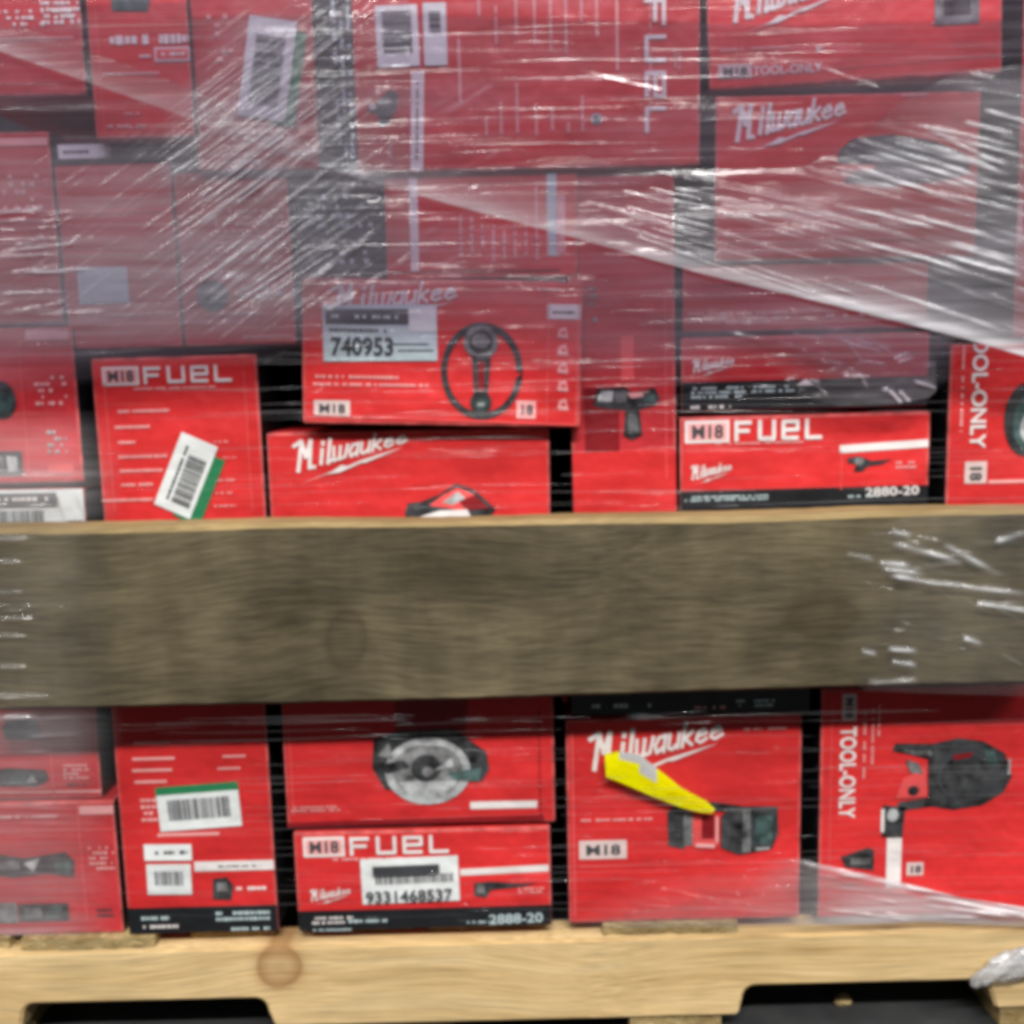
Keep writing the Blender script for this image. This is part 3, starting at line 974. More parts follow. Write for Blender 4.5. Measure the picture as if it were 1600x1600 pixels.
c = Carton('lower of two slim black-based boxes at right, bright red, resting above the board', 1062, 1450, 800, 790, 648, -0.003)
c.band(1040, 768, 1480, 830)
c.fuel(1070, 655, 1294, 690, 0, 0.31)
c.fine(1188, 692, 140, 5, 1, 'pink')
c.bars([(1381, 697, 138, 12, 'white', 2.5), (1314, 735, 2, 60, 'softred')])
c.logo(1080, 750, 62, 22, 10, 15)
c.picture(1362, 722, [('tool_dark', [(-38, 8), (-20, 10), (0, 2), (32, 4), (14, -4), (-6, -6), (-14, -14), (-28, -14), (-24, -2), (-38, 0)]), ('tool_grey', ellipse(-20, 2, 8, 6))])
c.fine(1415, 726, 32, 14, 2, 'pink')
c.fine(1135, 778, 130, 10, 2, 'bluepaper', fill=0.75)
c.words('2880-20', 1393, 767, 13, 'white', 84, 1, bold=0.02)
c.fine(1350, 775, 50, 6, 1, 'bluepaper')

c = Carton('red box at the right edge with sideways lettering, just above the board', 1467, 1700, 1068, 1062, 536, -0.004)
c.words('TOOL-ONLY', 1530, 603, 23, 'white', 196, -90, bold=0.02)
c.badge(1524, 738, 34, 34, '18', -90)
c.fine(1504, 580, 190, 7, 1, 'pink', -90)
c.bars([(1574, 752, 60, 5, 'pink'), (1600, 680, 2, 60, 'softred', 0)])
c.picture(1604, 655, [('tool_dark', ellipse(0, 0, 36, 58)), ('tool_teal', ellipse(6, -6, 28, 44)), ('tool_light', ellipse(8, -14, 18, 26)), ('tool_grey', ellipse(10, -10, 14, 20))])

# ---- the proud box in the middle
c = Carton('red box with a 740953 sticker and ring-shaped tool picture', 473, 907, 661, 668, 436, -0.018, depth=0.26, yaw=R(0.8))
c.logo(520, 492, 192, 46, 24, 30)
st = c.sticker(594, 520, 178, 88, 1.2, 'bluepaper', None, None, 'pale shipping sticker reading 740953')
P = Print()
c.rect(P, 574, 495, 130, 24, 'ink', 5, 1)
c.rect(P, 660, 500, 44, 36, 'paper', 4, 1)
c.rect(P, 640, 538, 60, 3, 'tool_teal', 4, 1)
c.rect(P, 650, 548, 56, 3, 'tool_teal', 4, 1)
P.build('header_block', st)
c.words('740953', 566, 541, 27, 'ink', 98, 0.5, 'sticker_number', 0.03, 6, st)
c.fine(570, 495, 104, 10, 1, 'bluepaper', lvl=7, fill=0.7, parent=st)
c.fine(560, 516, 90, 9, 1, 'ink', lvl=6, fill=0.9, parent=st)
c.picture(753, 575, [('tool_dark', [*ellipse(0, -5, 64, 76, 40), (64, -5), *[(p[0], p[1]) for p in ellipse(0, -5, 54, 65, 40)[::-1]], (54, -5)]),
                     ('tool_grey', ellipse(-2, 40, 27, 26)), ('tool_dark', ellipse(-2, 40, 19, 18)), ('tool_grey', ellipse(-2, 42, 14, 12)), ('tool_dark', [(-16, 18), (14, 18), (10, -40), (-12, -40)]),
                     ('darkred', rr(-6, -36, 4, 10)), ('tool_dark', ellipse(-1, -54, 17, 18)), ('tool_teal', ellipse(-1, -56, 9, 9)), ('tool_light', rr(-6, -60, 4, -54))])
c.fine(558, 589, 130, 8, 1, 'pink')
c.fine(580, 601, 180, 7, 1, 'pink')
c.badge(519, 638, 56, 25, 'M18')
c.badge(822, 640, 30, 28, '18', 0, 'pink', None)
c.bars([(856, 560, 2, 205, 'softred'), (881, 487, 52, 23, 'white'), (690, 656, 420, 3, 'softred', -1.2), (902, 570, 3, 190, 'softred')])
c.fine(882, 488, 36, 7, 1, 'ink', lvl=3)
c.fine(868, 452, 56, 8, 1, 'pink')
for i, yy in enumerate((520, 547, 575, 603, 632)):
    c.picture(880, yy, [('pink', [(-9, -7), (8, -9), (4, 9), (-6, 6)]), ('red', ellipse(0, 0, 4, 3, 10))], name='pictogram')

# ---- second tier
c = Carton('hazy red box behind film at the left edge, upper of two alike', -60, 100, 508, 505, 206, 0.002, mat='red2')
c.fine(40, 300, 70, 60, 5, 'pink', fill=0.4)
c.bars([(20, 345, 120, 3, 'pink'), (30, 380, 90, 3, 'pink'), (20, 222, 110, 12, 'pink')])
c = Carton('red box at the left edge with a dark round tool above the white sticker', -60, 132, 757, 753, 512, 0.0, mat='red2')
c.bars([(74, 522, 68, 18, 'pink'), (38, 640, 2, 220, 'softred')])
c.picture(2, 625, [('tool_dark', ellipse(0, 0, 24, 30)), ('tool_teal', ellipse(4, -4, 14, 18))])
c.picture(14, 723, [('tool_dark', rr(-30, -20, 22, 18)), ('tool_light', rr(-2, -14, 14, 10)), ('tool_grey', rr(-24, -14, -8, 10))])
c.fine(80, 610, 50, 50, 5, 'pink', fill=0.5)
c.fine(90, 690, 30, 40, 4, 'tool_light', fill=0.5)
c.bars([(96, 733, 40, 12, 'softred')])

c = Carton('film-covered red box with black top strip and white label, left of its near twin', 109, 286, 546, 541, 219, 0.004, mat='red2')
c.band(60, 200, 330, 252)
c.bars([(133, 237, 82, 22, 'paper', 0, 3)])
c.fine(120, 238, 40, 10, 1, 'ink', lvl=5)
c.sticker(162, 446, 78, 56, 0, 'bluepaper')
c.fine(230, 490, 80, 6, 1, 'pink')
c.fine(165, 492, 90, 6, 1, 'pink')
c.bars([(190, 330, 180, 3, 'softred'), (190, 395, 170, 3, 'softred')])
c = Carton('film-covered red box with a small teal picture, beside the black carton', 289, 464, 541, 536, 268, 0.004, mat='red2')
c.picture(332, 462, [('tool_teal', ellipse(0, 0, 24, 24)), ('tool_grey', ellipse(2, 4, 12, 10))])
c.fine(410, 455, 70, 22, 2, 'bluepaper', fill=0.6)
c.fine(365, 490, 90, 6, 1, 'pink')
c.bars([(370, 380, 150, 3, 'softred'), (420, 525, 80, 3, 'pink')])
c.fine(390, 345, 110, 40, 4, 'pink', fill=0.4)
c = Carton('small black carton behind the diagonal film wrinkles', 466, 600, 434, 430, 270, 0.004, mat='black')
c.fine(540, 330, 90, 60, 4, 'bluepaper', fill=0.35)
c.fine(560, 395, 60, 40, 3, 'bluepaper', fill=0.4)
c.picture(500, 390, [('tool_grey', [(-20, -20), (18, -14), (22, 16), (-12, 20)])])
c = Carton('red box between the big sideways box and the 740953 box', 604, 903, 436, 432, 267, 0.0)
c.bars([(647, 350, 13, 150, 'white', 0), (862, 335, 15, 130, 'bluepaper', 0), (838, 330, 3, 80, 'pink'), (876, 350, 14, 90, 'pink'), (740, 424, 270, 3, 'darkred')])
for i in range(10):
    c.fine(720 + 17 * i, 375 + random.uniform(-8, 8), random.uniform(30, 70), 5, 1, 'pink', 90, gl=0.9)

# ---- top tier
c = Carton('red box in the top left corner with pale scattered print', -60, 136, 152, 148, -90, 0.0, mat='red2')
c.fine(50, 28, 130, 30, 3, 'white', fill=0.5)
c.fine(95, 20, 60, 40, 4, 'white', fill=0.6)
c.bars([(60, 128, 150, 2, 'softred'), (50, 60, 130, 3, 'pink')])
c = Carton('narrow bright red box hanging forward in the top left, white framed caption', 150, 306, 218, 214, -90, -0.014, depth=0.28)
c.fine(236, 62, 128, 16, 1, 'white', gl=0.85, fill=0.85)
P = Print()
c.rect(P, 270, 85, 56, 22, 'white', 2)
c.rect(P, 270, 85, 50, 16, 'softred', 3)
P.build('framed_caption', c.root)
c.fine(270, 85, 42, 9, 1, 'white', lvl=4)
c.fine(226, 88, 22, 8, 1, 'white')
c.bars([(205, 115, 90, 3, 'pink'), (156, 100, 2, 220, 'softred')])
c.fine(198, 197, 60, 9, 1, 'pink')
c.fine(200, 178, 40, 7, 1, 'pink', fill=0.5)
c.picture(210, 2, [('tool_teal', [(-36, -14), (20, -16), (30, 20), (-36, 20)])])
c = Carton('red box with a green and white hang tag sticker behind wrinkled film', 311, 500, 268, 264, -90, -0.004, mat='red2')
c.sticker(418, 108, 74, 158, -10, 'paper', [(0, -4, 46, 110, False)], (34, -10, 40, 150), 'white and green sticker')
c.fine(370, 225, 50, 44, 4, 'pink', fill=0.4)
c.fine(385, 252, 60, 7, 1, 'white')
c.fine(345, 60, 40, 80, 6, 'pink', fill=0.3)

c = Carton('largest red box at top centre, its lettering turned sideways', 504, 1094, 272, 258, -100, -0.006, depth=0.30)
c.band(480, -140, 562, 300)
c.fine(534, 60, 130, 34, 3, 'bluepaper', -90, fill=0.6)
c.fine(540, 200, 120, 30, 3, 'bluepaper', -90, fill=0.6)
c.fuel(1005, -96, 1042, 224, -90, 0.26)
c.fine(1016, 90, 180, 5, 1, 'pink', -90)
c.fine(1058, 100, 44, 12, 2, 'pink', -90)
c.sticker(621, 57, 66, 96, 1, 'paper', [(0, 6, 46, 66, False)])
c.sticker(680, 54, 36, 98, 0, 'paper', [(0, 20, 18, 34, False)])
c.bars([(652, 190, 20, 156, 'white', -2.5), (718, 110, 4, 100, 'pink'), (964, 55, 4, 110, 'pink')])
c.fine(652, 190, 120, 6, 1, 'ink', -92.5, lvl=3)
c.picture(598, 168, [('tool_dark', [(-26, -6), (-10, 8), (14, 28), (26, 20), (22, -2), (8, -26), (-6, -30), (-8, -10)]), ('tool_grey', ellipse(6, 8, 10, 9)), ('white', ellipse(-16, 2, 6, 5))])
c.fine(609, 225, 50, 9, 1, 'pink', -90)
for i, (xx, y0_, y1_) in enumerate(((748, -20, 30), (775, 10, 70), (806, -20, 55), (835, -10, 70), (860, -20, 80), (884, -10, 85), (908, -20, 35), (932, -20, 58))):
    c.fine(xx, (y0_ + y1_) / 2, y1_ - y0_, 5, 1, 'pink', -90, gl=0.9, fill=0.96)
for i, (xx, y0_, y1_) in enumerate(((760, 182, 212), (783, 160, 210), (808, 130, 208), (838, 162, 212), (863, 168, 204), (888, 192, 206), (910, 150, 205))):
    c.fine(xx, (y0_ + y1_) / 2, y1_ - y0_, 5, 1, 'pink', -90, gl=0.9, fill=0.96)
c.picture(932, 186, [('tool_light', ellipse(0, 0, 9, 9)), ('tool_dark', ellipse(0, 0, 5, 5))])

c = Carton('red box in the top right, white logo cut off by the picture edge', 1108, 1566, 141, 113, -100, -0.004, depth=0.28)
c.logo(1143, 36, 180, 58, 30, 46)
c.fine(1180, 76, 110, 6, 1, 'pink')
c.fine(1280, 76, 10, 12, 1, 'white')
c.badge(1148, 112, 52, 22, 'M18')
c.words('TOOL-ONLY', 1230, 108, 14, 'white', 108, 0, bold=0.012)
c.picture(1496, 4, [('tool_grey', rr(-36, -34, 34, 30)), ('tool_dark', rr(-22, -20, 20, 30))])
c.bars([(1480, 35, 50, 2, 'pink'), (1340, 104, 440, 2, 'softred', 1.5)])

c = Carton('red box with white logo and film-blurred dark tool, second down on the right', 1116, 1524, 409, 400, 146, 0.0, depth=0.30)
c.logo(1146, 222, 172, 54, 26, 40)
c.fine(1430, 148, 44, 8, 1, 'pink')
c.picture(1400, 252, [('tool_dark', [(-90, 18), (-70, 36), (-10, 42), (60, 30), (112, 6), (116, -20), (60, -34), (-20, -38), (-84, -30), (-60, -12), (-92, 0)]), ('tool_teal', [(-70, 14), (10, 24), (70, 6), (10, -8)]), ('tool_grey', [(-10, -10), (70, -12), (60, -28), (-10, -30)]), ('softred', [(-94, -2), (-30, -6), (-40, -14), (-90, -12)])])
c.bars([(1320, 330, 380, 2, 'softred'), (1320, 375, 380, 3, 'softred')])

c = Carton('red box at the far right edge beside the dark gap', 1582, 1700, 528, 524, -90, 0.004, mat='red2')
c.bars([(1597, 160, 6, 240, 'softred'), (1592, 350, 10, 60, 'pink')])

# ---- plain cartons added behind, black to keep the gaps dark
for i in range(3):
    o = Carton('plain carton added behind the front boxes, black to darken the gaps', -200 + i * 690, -200 + i * 690 + 680, 1300, 1300, -150, 0.34, depth=0.4, mat='black', z_bottom=Z_DECK, group='cartons of the row behind')

# ================================================================ WOODEN RAIL
BY0, BY1 = -0.058, -0.018
tl, tr_, bl, br = at(-90, 829, BY0), at(1690, 796, BY0), at(-90, 1114, BY0), at(1690, 1067, BY0)
kb = [(545, 1012, 0.030, 0.045), (1285, 968, 0.055, 0.026)]
org = at(800, 950, BY0)
rail_face = wood_mat('weathered_board', [(0.2, (0.055, 0.044, 0.026)), (0.42, (0.090, 0.073, 0.043)), (0.6, (0.116, 0.093, 0.055)), (0.82, (0.168, 0.135, 0.078))], (2.6, 9, 11),
                     knots=[((at(x, y, BY0).x - org.x + 0.03, 0, at(x, y, BY0).z - org.z + 0.03), a, b, (0.04, 0.030, 0.017), 0.62) for x, y, a, b in kb], bump=0.35, blotch=0.5, fibre=0.30, rough=0.6, bscale=9, saw=0.35)
rail_edge = wood_mat('sawn_board_edge', [(0.25, (0.20, 0.14, 0.06)), (0.6, (0.30, 0.215, 0.10)), (0.8, (0.36, 0.265, 0.135))], (2, 16, 20), bump=0.3, blotch=0.25, fibre=0.3)
bm = bmesh.new()
nseg = 90
rows = []
for i in range(nseg + 1):
    t = i / nseg
    T, Bt = tl.lerp(tr_, t), bl.lerp(br, t)
    wv = 0.0009 * math.sin(t * 9) + 0.0006 * math.sin(t * 23 + 1) + random.uniform(-0.00025, 0.00025)
    wb = 0.0008 * math.sin(t * 7 + 2) + random.uniform(-0.0003, 0.0003)
    ch, cd = 0.0045 + 0.001 * math.sin(t * 11), 0.004
    pts = [(BY0, Bt.z + wb + 0.003), (BY0, T.z + wv - ch), (BY0 + cd, T.z + wv), (BY1 - 0.003, T.z + wv), (BY1, T.z + wv - 0.003), (BY1, Bt.z + wb + 0.003), (BY1 - 0.003, Bt.z + wb), (BY0 + 0.003, Bt.z + wb)]
    rows.append([bm.verts.new((T.x - org.x, y - org.y, z - org.z)) for y, z in pts])
for i in range(nseg):
    for k in range(8):
        f = bm.faces.new((rows[i][k], rows[i][(k + 1) % 8], rows[i + 1][(k + 1) % 8], rows[i + 1][k]))
        f.material_index = 1 if k in (1, 2, 3) else 0
bm.faces.new(rows[0][::-1])
bm.faces.new(rows[-1])
bmesh.ops.recalc_face_normals(bm, faces=bm.faces)
o = link('wooden_board', bm_mesh('wooden_board', bm), [rail_face, rail_edge])
o.location = org
tag(o, 'wide weathered brown board running across the front of the boxes', 'board')


# ================================================================ STRETCH FILM
def smooth_noise(xs, ys, sx, sy, seed):
    """value noise with cell sizes sx, sy (photo px)"""
    r_ = np.random.default_rng(seed)
    g = r_.random((256, 256))
    u, v = xs / sx + 1000.0, ys / sy + 1000.0
    i, j = np.floor(u).astype(int), np.floor(v).astype(int)
    fu, fv = u - i, v - j
    fu, fv = fu * fu * (3 - 2 * fu), fv * fv * (3 - 2 * fv)
    G = lambda a, b: g[a % 256, b % 256]
    return (G(i, j) * (1 - fu) + G(i + 1, j) * fu) * (1 - fv) + (G(i, j + 1) * (1 - fu) + G(i + 1, j + 1) * fu) * fv - 0.5


def pl(points):
    xs, ys = [p[0] for p in points], [p[1] for p in points]
    return lambda x: np.interp(x, xs, ys)


def film(label, x0, x1, top, bot, Yf, haze, nx, ny, ridges=(), ripple=0.0005, mat=None, seed=1, edge=0.0, hazef=None, rip_s=(160, 11), cover=None):
    """one layer of film: a sheet between two curves, pulled into ridges. Coordinates in photo px on the depth Yf."""
    u = np.linspace(0, 1, nx)
    v = np.linspace(0, 1, ny)
    Uu, Vv = np.meshgrid(u, v)
    X = x0 + (x1 - x0) * Uu
    T, B = top(X), bot(X)
    Yp = T + (B - T) * Vv
    D = smooth_noise(X, Yp, rip_s[0], rip_s[1], seed) * ripple * 2 + smooth_noise(X, Yp, 70, 26, seed + 1) * ripple * 2.5 + smooth_noise(X, Yp, 300, 120, seed + 2) * 0.004
    Hz = np.full_like(X, haze)
    brk = np.clip(0.85 + 0.9 * smooth_noise(X, Yp, 55, 25, seed + 7), 0.3, 1.25)
    for (ax, ay, bx, by, wd, amp, hz) in ridges:
        dx, dy = bx - ax, by - ay
        l = math.hypot(dx, dy)
        tx, ty = dx / l, dy / l
        s = (X - ax) * tx + (Yp - ay) * ty
        q = -(X - ax) * ty + (Yp - ay) * tx
        wob = 0.8 * np.sin(s / 37.0 + ax)
        g = np.exp(-((q + wob) / wd) ** 2)
        tap = np.clip(s / (0.18 * l), 0, 1) * np.clip((l - s) / (0.25 * l), 0, 1)
        tap = tap * (0.75 + 0.25 * np.sin(s / 11.0 + by))
        D += amp * g * tap * brk
        Hz += hz * g * tap * brk  # whitens the ridges, so glints are partly painted into the haze
    if hazef is not None:
        Hz = Hz * hazef(X, Yp)
    if edge:                               # gathered hem along the lower edge, its shine painted as haze
        d = (B - Yp)
        e = np.exp(-d / edge)
        D += e * np.clip((X - 500) / 900, 0.05, 1) * 0.0009 * np.sin(d / 4.2 + smooth_noise(X, Yp, 160, 40, seed + 5) * 3)
        Hz += e * (0.16 + 0.85 * np.clip((X - 450) / 850, 0, 1) ** 1.2) * (0.75 + 0.5 * (smooth_noise(X, Yp, 120, 400, seed + 6) + 0.5))
    Y = Yf(X, Yp) - D
    Pt = at_np(X, Yp, Y).reshape(-1, 3)
    me = bpy.data.meshes.new('stretch_film')
    idx = np.arange(nx * ny).reshape(ny, nx)
    quads = np.stack([idx[:-1, :-1], idx[1:, :-1], idx[1:, 1:], idx[:-1, 1:]], -1).reshape(-1, 4)
    me.vertices.add(len(Pt))
    me.vertices.foreach_set('co', Pt.ravel())
    me.loops.add(quads.size)
    me.loops.foreach_set('vertex_index', quads.ravel().astype(np.int32))
    me.polygons.add(len(quads))
    me.polygons.foreach_set('loop_start', np.arange(0, quads.size, 4, dtype=np.int32))
    me.polygons.foreach_set('loop_total', np.full(len(quads), 4, dtype=np.int32))
    me.update()
    me.polygons.foreach_set('use_smooth', np.ones(len(quads), dtype=bool))
    a = me.attributes.new('haze', 'FLOAT', 'POINT')
    Cv = np.ones_like(X) if cover is None else np.clip(cover(X, Yp), 0, 1)
    a.data.foreach_set('value', np.clip(Hz * Cv, 0, 0.95).ravel().astype(np.float32))
    a = me.attributes.new('cover', 'FLOAT', 'POINT')
    a.data.foreach_set('value', Cv.ravel().astype(np.float32))
    me.validate()
    o = link('stretch_film', me, [mat or FILM])
    tag(o, label, 'plastic film', 'layers of stretch film')
    return o


def ramp_px(lo, hi):
    return lambda t: np.clip((t - lo) / (hi - lo), 0, 1)


def const(v):
    return lambda x: np.full_like(x, v)


# A: the wide upper layer
rd = []
for i in range(6):
    ax = random.uniform(880, 1560)
    ay = random.uniform(60, 520)
    ln = random.uniform(60, 200)
    rd.append((ax, ay, ax + ln, ay + ln * random.uniform(0.16, 0.34), random.uniform(2.2, 4.5), random.uniform(0.001, 0.0028), 0.12))
for i in range(16):
    ax = random.uniform(640, 800)
    ay = random.uniform(120, 400)
    ln = random.uniform(40, 110)
    rd.append((ax, ay, ax - ln, ay + ln * random.uniform(0.5, 0.7), 2.2, random.uniform(0.0004, 0.0010), 0.14))
low = pl([(-80, 640), (150, 600), (420, 570), (560, 540), (720, 560), (900, 600), (1060, 610), (1200, 575), (1320, 600), (1452, 625), (1480, 600), (1500, 556), (1680, 575)])
film('thin upper film layer over the top tiers, fading out above the board', -80, 1680, const(-70), low, lambda X, Y: -0.047 + 0.010 * np.sin(X / 260.0) * 0.3, 0.135, 420, 300, rd, 0.00022, FILM_FLAT,
     seed=11, hazef=lambda X, Y: (0.75 + 0.5 * ramp_px(250, 450)(Y)) * (1 - 0.55 * np.exp(-((X - 690) / 190) ** 2) * ramp_px(380, 520)(Y)) , cover=lambda X, Y: 1 - ramp_px(-75, 0)(Y - low(X)))

# B: the diagonal band with its gathered hem, upper left to right edge
bl_line = pl([(-80, 52), (0, 80), (250, 168), (420, 232), (560, 278), (700, 318), (900, 372), (1100, 428), (1300, 476), (1500, 527), (1680, 580)])
bt_line = pl([(-80, 0), (0, 30), (250, 120), (420, 190), (520, 244), (600, 262), (900, 262), (1060, 262), (1250, 262), (1330, 225), (1420, 150), (1500, 112), (1680, 90)])
rb = []
for i in range(84):
    ax = 1640 - 620 * random.random() ** 1.5
    t = random.random()
    ay = bt_line(ax) + (bl_line(ax) - bt_line(ax)) * (0.08 + 0.85 * t)
    ln = random.uniform(90, 300)
    sl = 0.10 + 0.07 * t + random.uniform(-0.015, 0.015)
    rb.append((ax - ln / 2, ay - ln * sl, ax + ln / 2, ay + ln * sl, random.uniform(1.3, 2.3), random.uniform(0.0004, 0.0013), 0.17))
for (ax, ay, bx, by) in ((1310, 205, 1560, 282), (1330, 222, 1570, 300), (1380, 212, 1580, 270), (1440, 200, 1600, 240), (1300, 245, 1520, 318), (1420, 190, 1590, 225)):
    rb.append((ax, ay + 4, bx, by + 4, 2.6, 0.0024, 0.42))
for (ax, ay, bx, by) in ((1515, 116, 1560, 126), (1535, 172, 1620, 196), (1505, 190, 1585, 210), (1470, 214, 1575, 262), (1400, 214, 1560, 264), (1460, 300, 1600, 330), (1390, 330, 1560, 372), (1300, 320, 1480, 360), (1440, 372, 1590, 410), (1480, 400, 1600, 432), (1350, 380, 1500, 420)):
    rb.append((ax, ay, bx, by, 2.6, 0.0024, 0.42))
film('diagonal film band with a gathered hem whitened to look shiny, running down to the right edge', -80, 1680, bt_line, bl_line, lambda X, Y: -0.053 + 0 * X, 0.055, 620, 150, rb, 0.0005, FILM_BAND, 21, edge=17.0,
     hazef=lambda X, Y: (0.7 + 1.5 * ramp_px(1200, 1560)(X)) * (0.25 + 0.95 * ramp_px(0, 70)(Y - bt_line(X))))

# C: wrinkled sheet on the upper left, wrinkles climbing to the right
rc = []
for i in range(120):
    bx = random.uniform(440, 625)
    by = random.uniform(-70, 430)
    ln = random.uniform(110, 330)
    sl = random.uniform(0.66, 0.80)
    rc.append((bx - ln, by + ln * sl, bx, by, random.uniform(1.4, 2.4), random.uniform(0.0003, 0.0016), 0.20))
for i in range(46):
    bx = random.uniform(80, 480)
    by = random.uniform(180, 520)
    ln = random.uniform(30, 120)
    rc.append((bx - ln, by + ln * 0.7, bx, by, random.uniform(1.6, 2.6), random.uniform(0.0003, 0.0008), 0.12))
for (ax, ay, bx, by, w_, a_, h_) in ((505, 490, 730, 345, 5, 0.004, 0.35), (440, 480, 600, 352, 4, 0.003, 0.3), (505, 492, 560, 460, 11, 0.005, 0.7), (448, 268, 600, 140, 4, 0.003, 0.35), (380, 180, 590, 10, 4, 0.003, 0.3), (450, 130, 600, -10, 4, 0.0035, 0.35), (440, 275, 560, 190, 5, 0.003, 0.3)):
    rc.append((ax, ay, bx, by, w_, a_, h_))
for i in range(22):
    ax = random.uniform(-40, 60)
    ay = random.uniform(330, 500)
    rc.append((ax, ay, ax + random.uniform(50, 130), ay - random.uniform(2, 14), 2.6, random.uniform(0.001, 0.002), 0.2))
ctop = pl([(-80, 190), (100, 210), (250, 190), (330, 40), (380, -70), (640, -70)])
cbot = pl([(-80, 560), (100, 545), (300, 530), (440, 530), (500, 535), (560, 500), (640, 440)])
film('crumpled hazy film on the upper left with bright diagonal wrinkles', -80, 640, ctop, cbot, lambda X, Y: -0.060 + 0 * X, 0.20, 620, 500, rc, 0.0003, FILM_DIAG, 31,
     hazef=lambda X, Y: (0.35 + 0.85 * (1 - ramp_px(430, 620)(X + 0.25 * (Y - 250)))) * (0.45 + 0.55 * ramp_px(120, 260)(Y)) , rip_s=(60, 14), cover=lambda X, Y: ramp_px(0, 110)(Y - ctop(X) + 90 * ramp_px(420, 520)(X)) * (1 - 0.85 * ramp_px(-60, 0)(Y - cbot(X))))

# D: small crinkled wedge over the slim boxes
rdw = []
for i in range(46):
    ax = random.uniform(1150, 1430)
    ay = random.uniform(470, 610)
    an = random.uniform(-0.5, 1.1)
    ln = random.uniform(20, 60)
    rdw.append((ax, ay, ax + ln * math.cos(an), ay + ln * math.sin(an), 2.6, random.uniform(0.0014, 0.0032), 0.45))
film('crinkled wedge of film ending over the slim black-based boxes', 1090, 1462, pl([(1090, 440), (1462, 560)]), pl([(1090, 470), (1180, 540), (1250, 620), (1310, 634), (1400, 630), (1450, 622), (1462, 612)]), lambda X, Y: -0.030 + 0 * X, 0.06, 230, 130, rdw, 0.0009, FILM_BAND, 41, cover=lambda X, Y: ramp_px(1160, 1340)(X + 0.4 * (Y - 560)) * (1 - 0.0 * X),
     hazef=lambda X, Y: 0.6 + 2.0 * ramp_px(1260, 1400)(X), rip_s=(22, 12))  # haze thickens rightward to paint the crinkles brighter

# E: film passing the left end of the board and the boxes below it
re_ = []
for (x_, y_, l_) in ((0, 843, 45), (0, 927, 30), (0, 968, 55), (0, 995, 58), (0, 1090, 75), (20, 1122, 30), (0, 880, 30), (10, 1045, 25)):
    re_.append((x_ - 60, y_ + 1, x_ + l_ + 12, y_ - 1, 4.2, 0.005, 0.75))  # white glint dashes, painted as dense haze on the ridges
for i in range(22):
    ax = random.uniform(-60, 60)
    ay = random.uniform(640, 1440)
    re_.append((ax, ay, ax + random.uniform(60, 160), ay - random.uniform(-4, 6), 2.4, random.uniform(0.0008, 0.0018), 0.06))
film('film round the left edge, passing the end of the board and the stack below', -80, 196, const(640), const(1462), lambda X, Y: -0.066 + 0.052 * ramp_px(1130, 1420)(Y) + 0.02 * (1 - ramp_px(640, 820)(Y)), 0.20, 110, 380, re_, 0.0004, FILM_CLEAR, seed=51,
     hazef=lambda X, Y: (1 - 0.5 * ramp_px(60, 196)(X)) * (0.08 + 0.75 * np.clip(ramp_px(1105, 1130)(Y) + 1 - ramp_px(790, 815)(Y), 0, 1)) * 1.4 + 0.05, cover=lambda X, Y: (1 - ramp_px(110, 192)(X)) * ramp_px(640, 720)(Y))

# F: film over the right end of the board
rf = []
for (ax, ay, bx, by, a_) in ((1398, 832, 1420, 836, 0.003), (1325, 866, 1362, 876, 0.003), (1375, 880, 1420, 884, 0.002), (1395, 902, 1470, 916, 0.0045), (1460, 912, 1600, 928, 0.004), (1532, 944, 1640, 962, 0.0045), (1350, 1018, 1366, 1024, 0.004), (1392, 1016, 1430, 1017, 0.004), (1396, 1037, 1428, 1040, 0.003),
                            (1360, 1070, 1430, 1062, 0.0045), (1510, 1000, 1530, 1006, 0.004), (1560, 850, 1600, 830, 0.003), (1480, 850, 1560, 900, 0.002), (1400, 850, 1500, 880, 0.002), (1380, 890, 1440, 896, 0.003)):
    rf.append((ax - 6, ay - 1, bx + 6, by + 1, 4.4, a_ * 1.3, 0.75))  # glints at this end are painted with dense haze too
for i in range(36):
    ax = random.uniform(1340, 1620)
    ay = random.uniform(815, 1060)
    an = random.uniform(-0.1, 0.5)
    ln = random.uniform(25, 90)
    rf.append((ax, ay, ax + ln * math.cos(an), ay + ln * math.sin(an), 2.3, random.uniform(0.0006, 0.0018), 0.06))
film('crinkled clear film stretched over the right end of the board', 1290, 1680, pl([(1290, 860), (1400, 812), (1500, 790), (1680, 780)]), pl([(1290, 1000), (1350, 1080), (1680, 1090)]), lambda X, Y: -0.063 + 0 * X, 0.03, 260, 190, rf, 0.0005, FILM_CLEAR, seed=61, rip_s=(50, 12), cover=lambda X, Y: ramp_px(1300, 1420)(X))

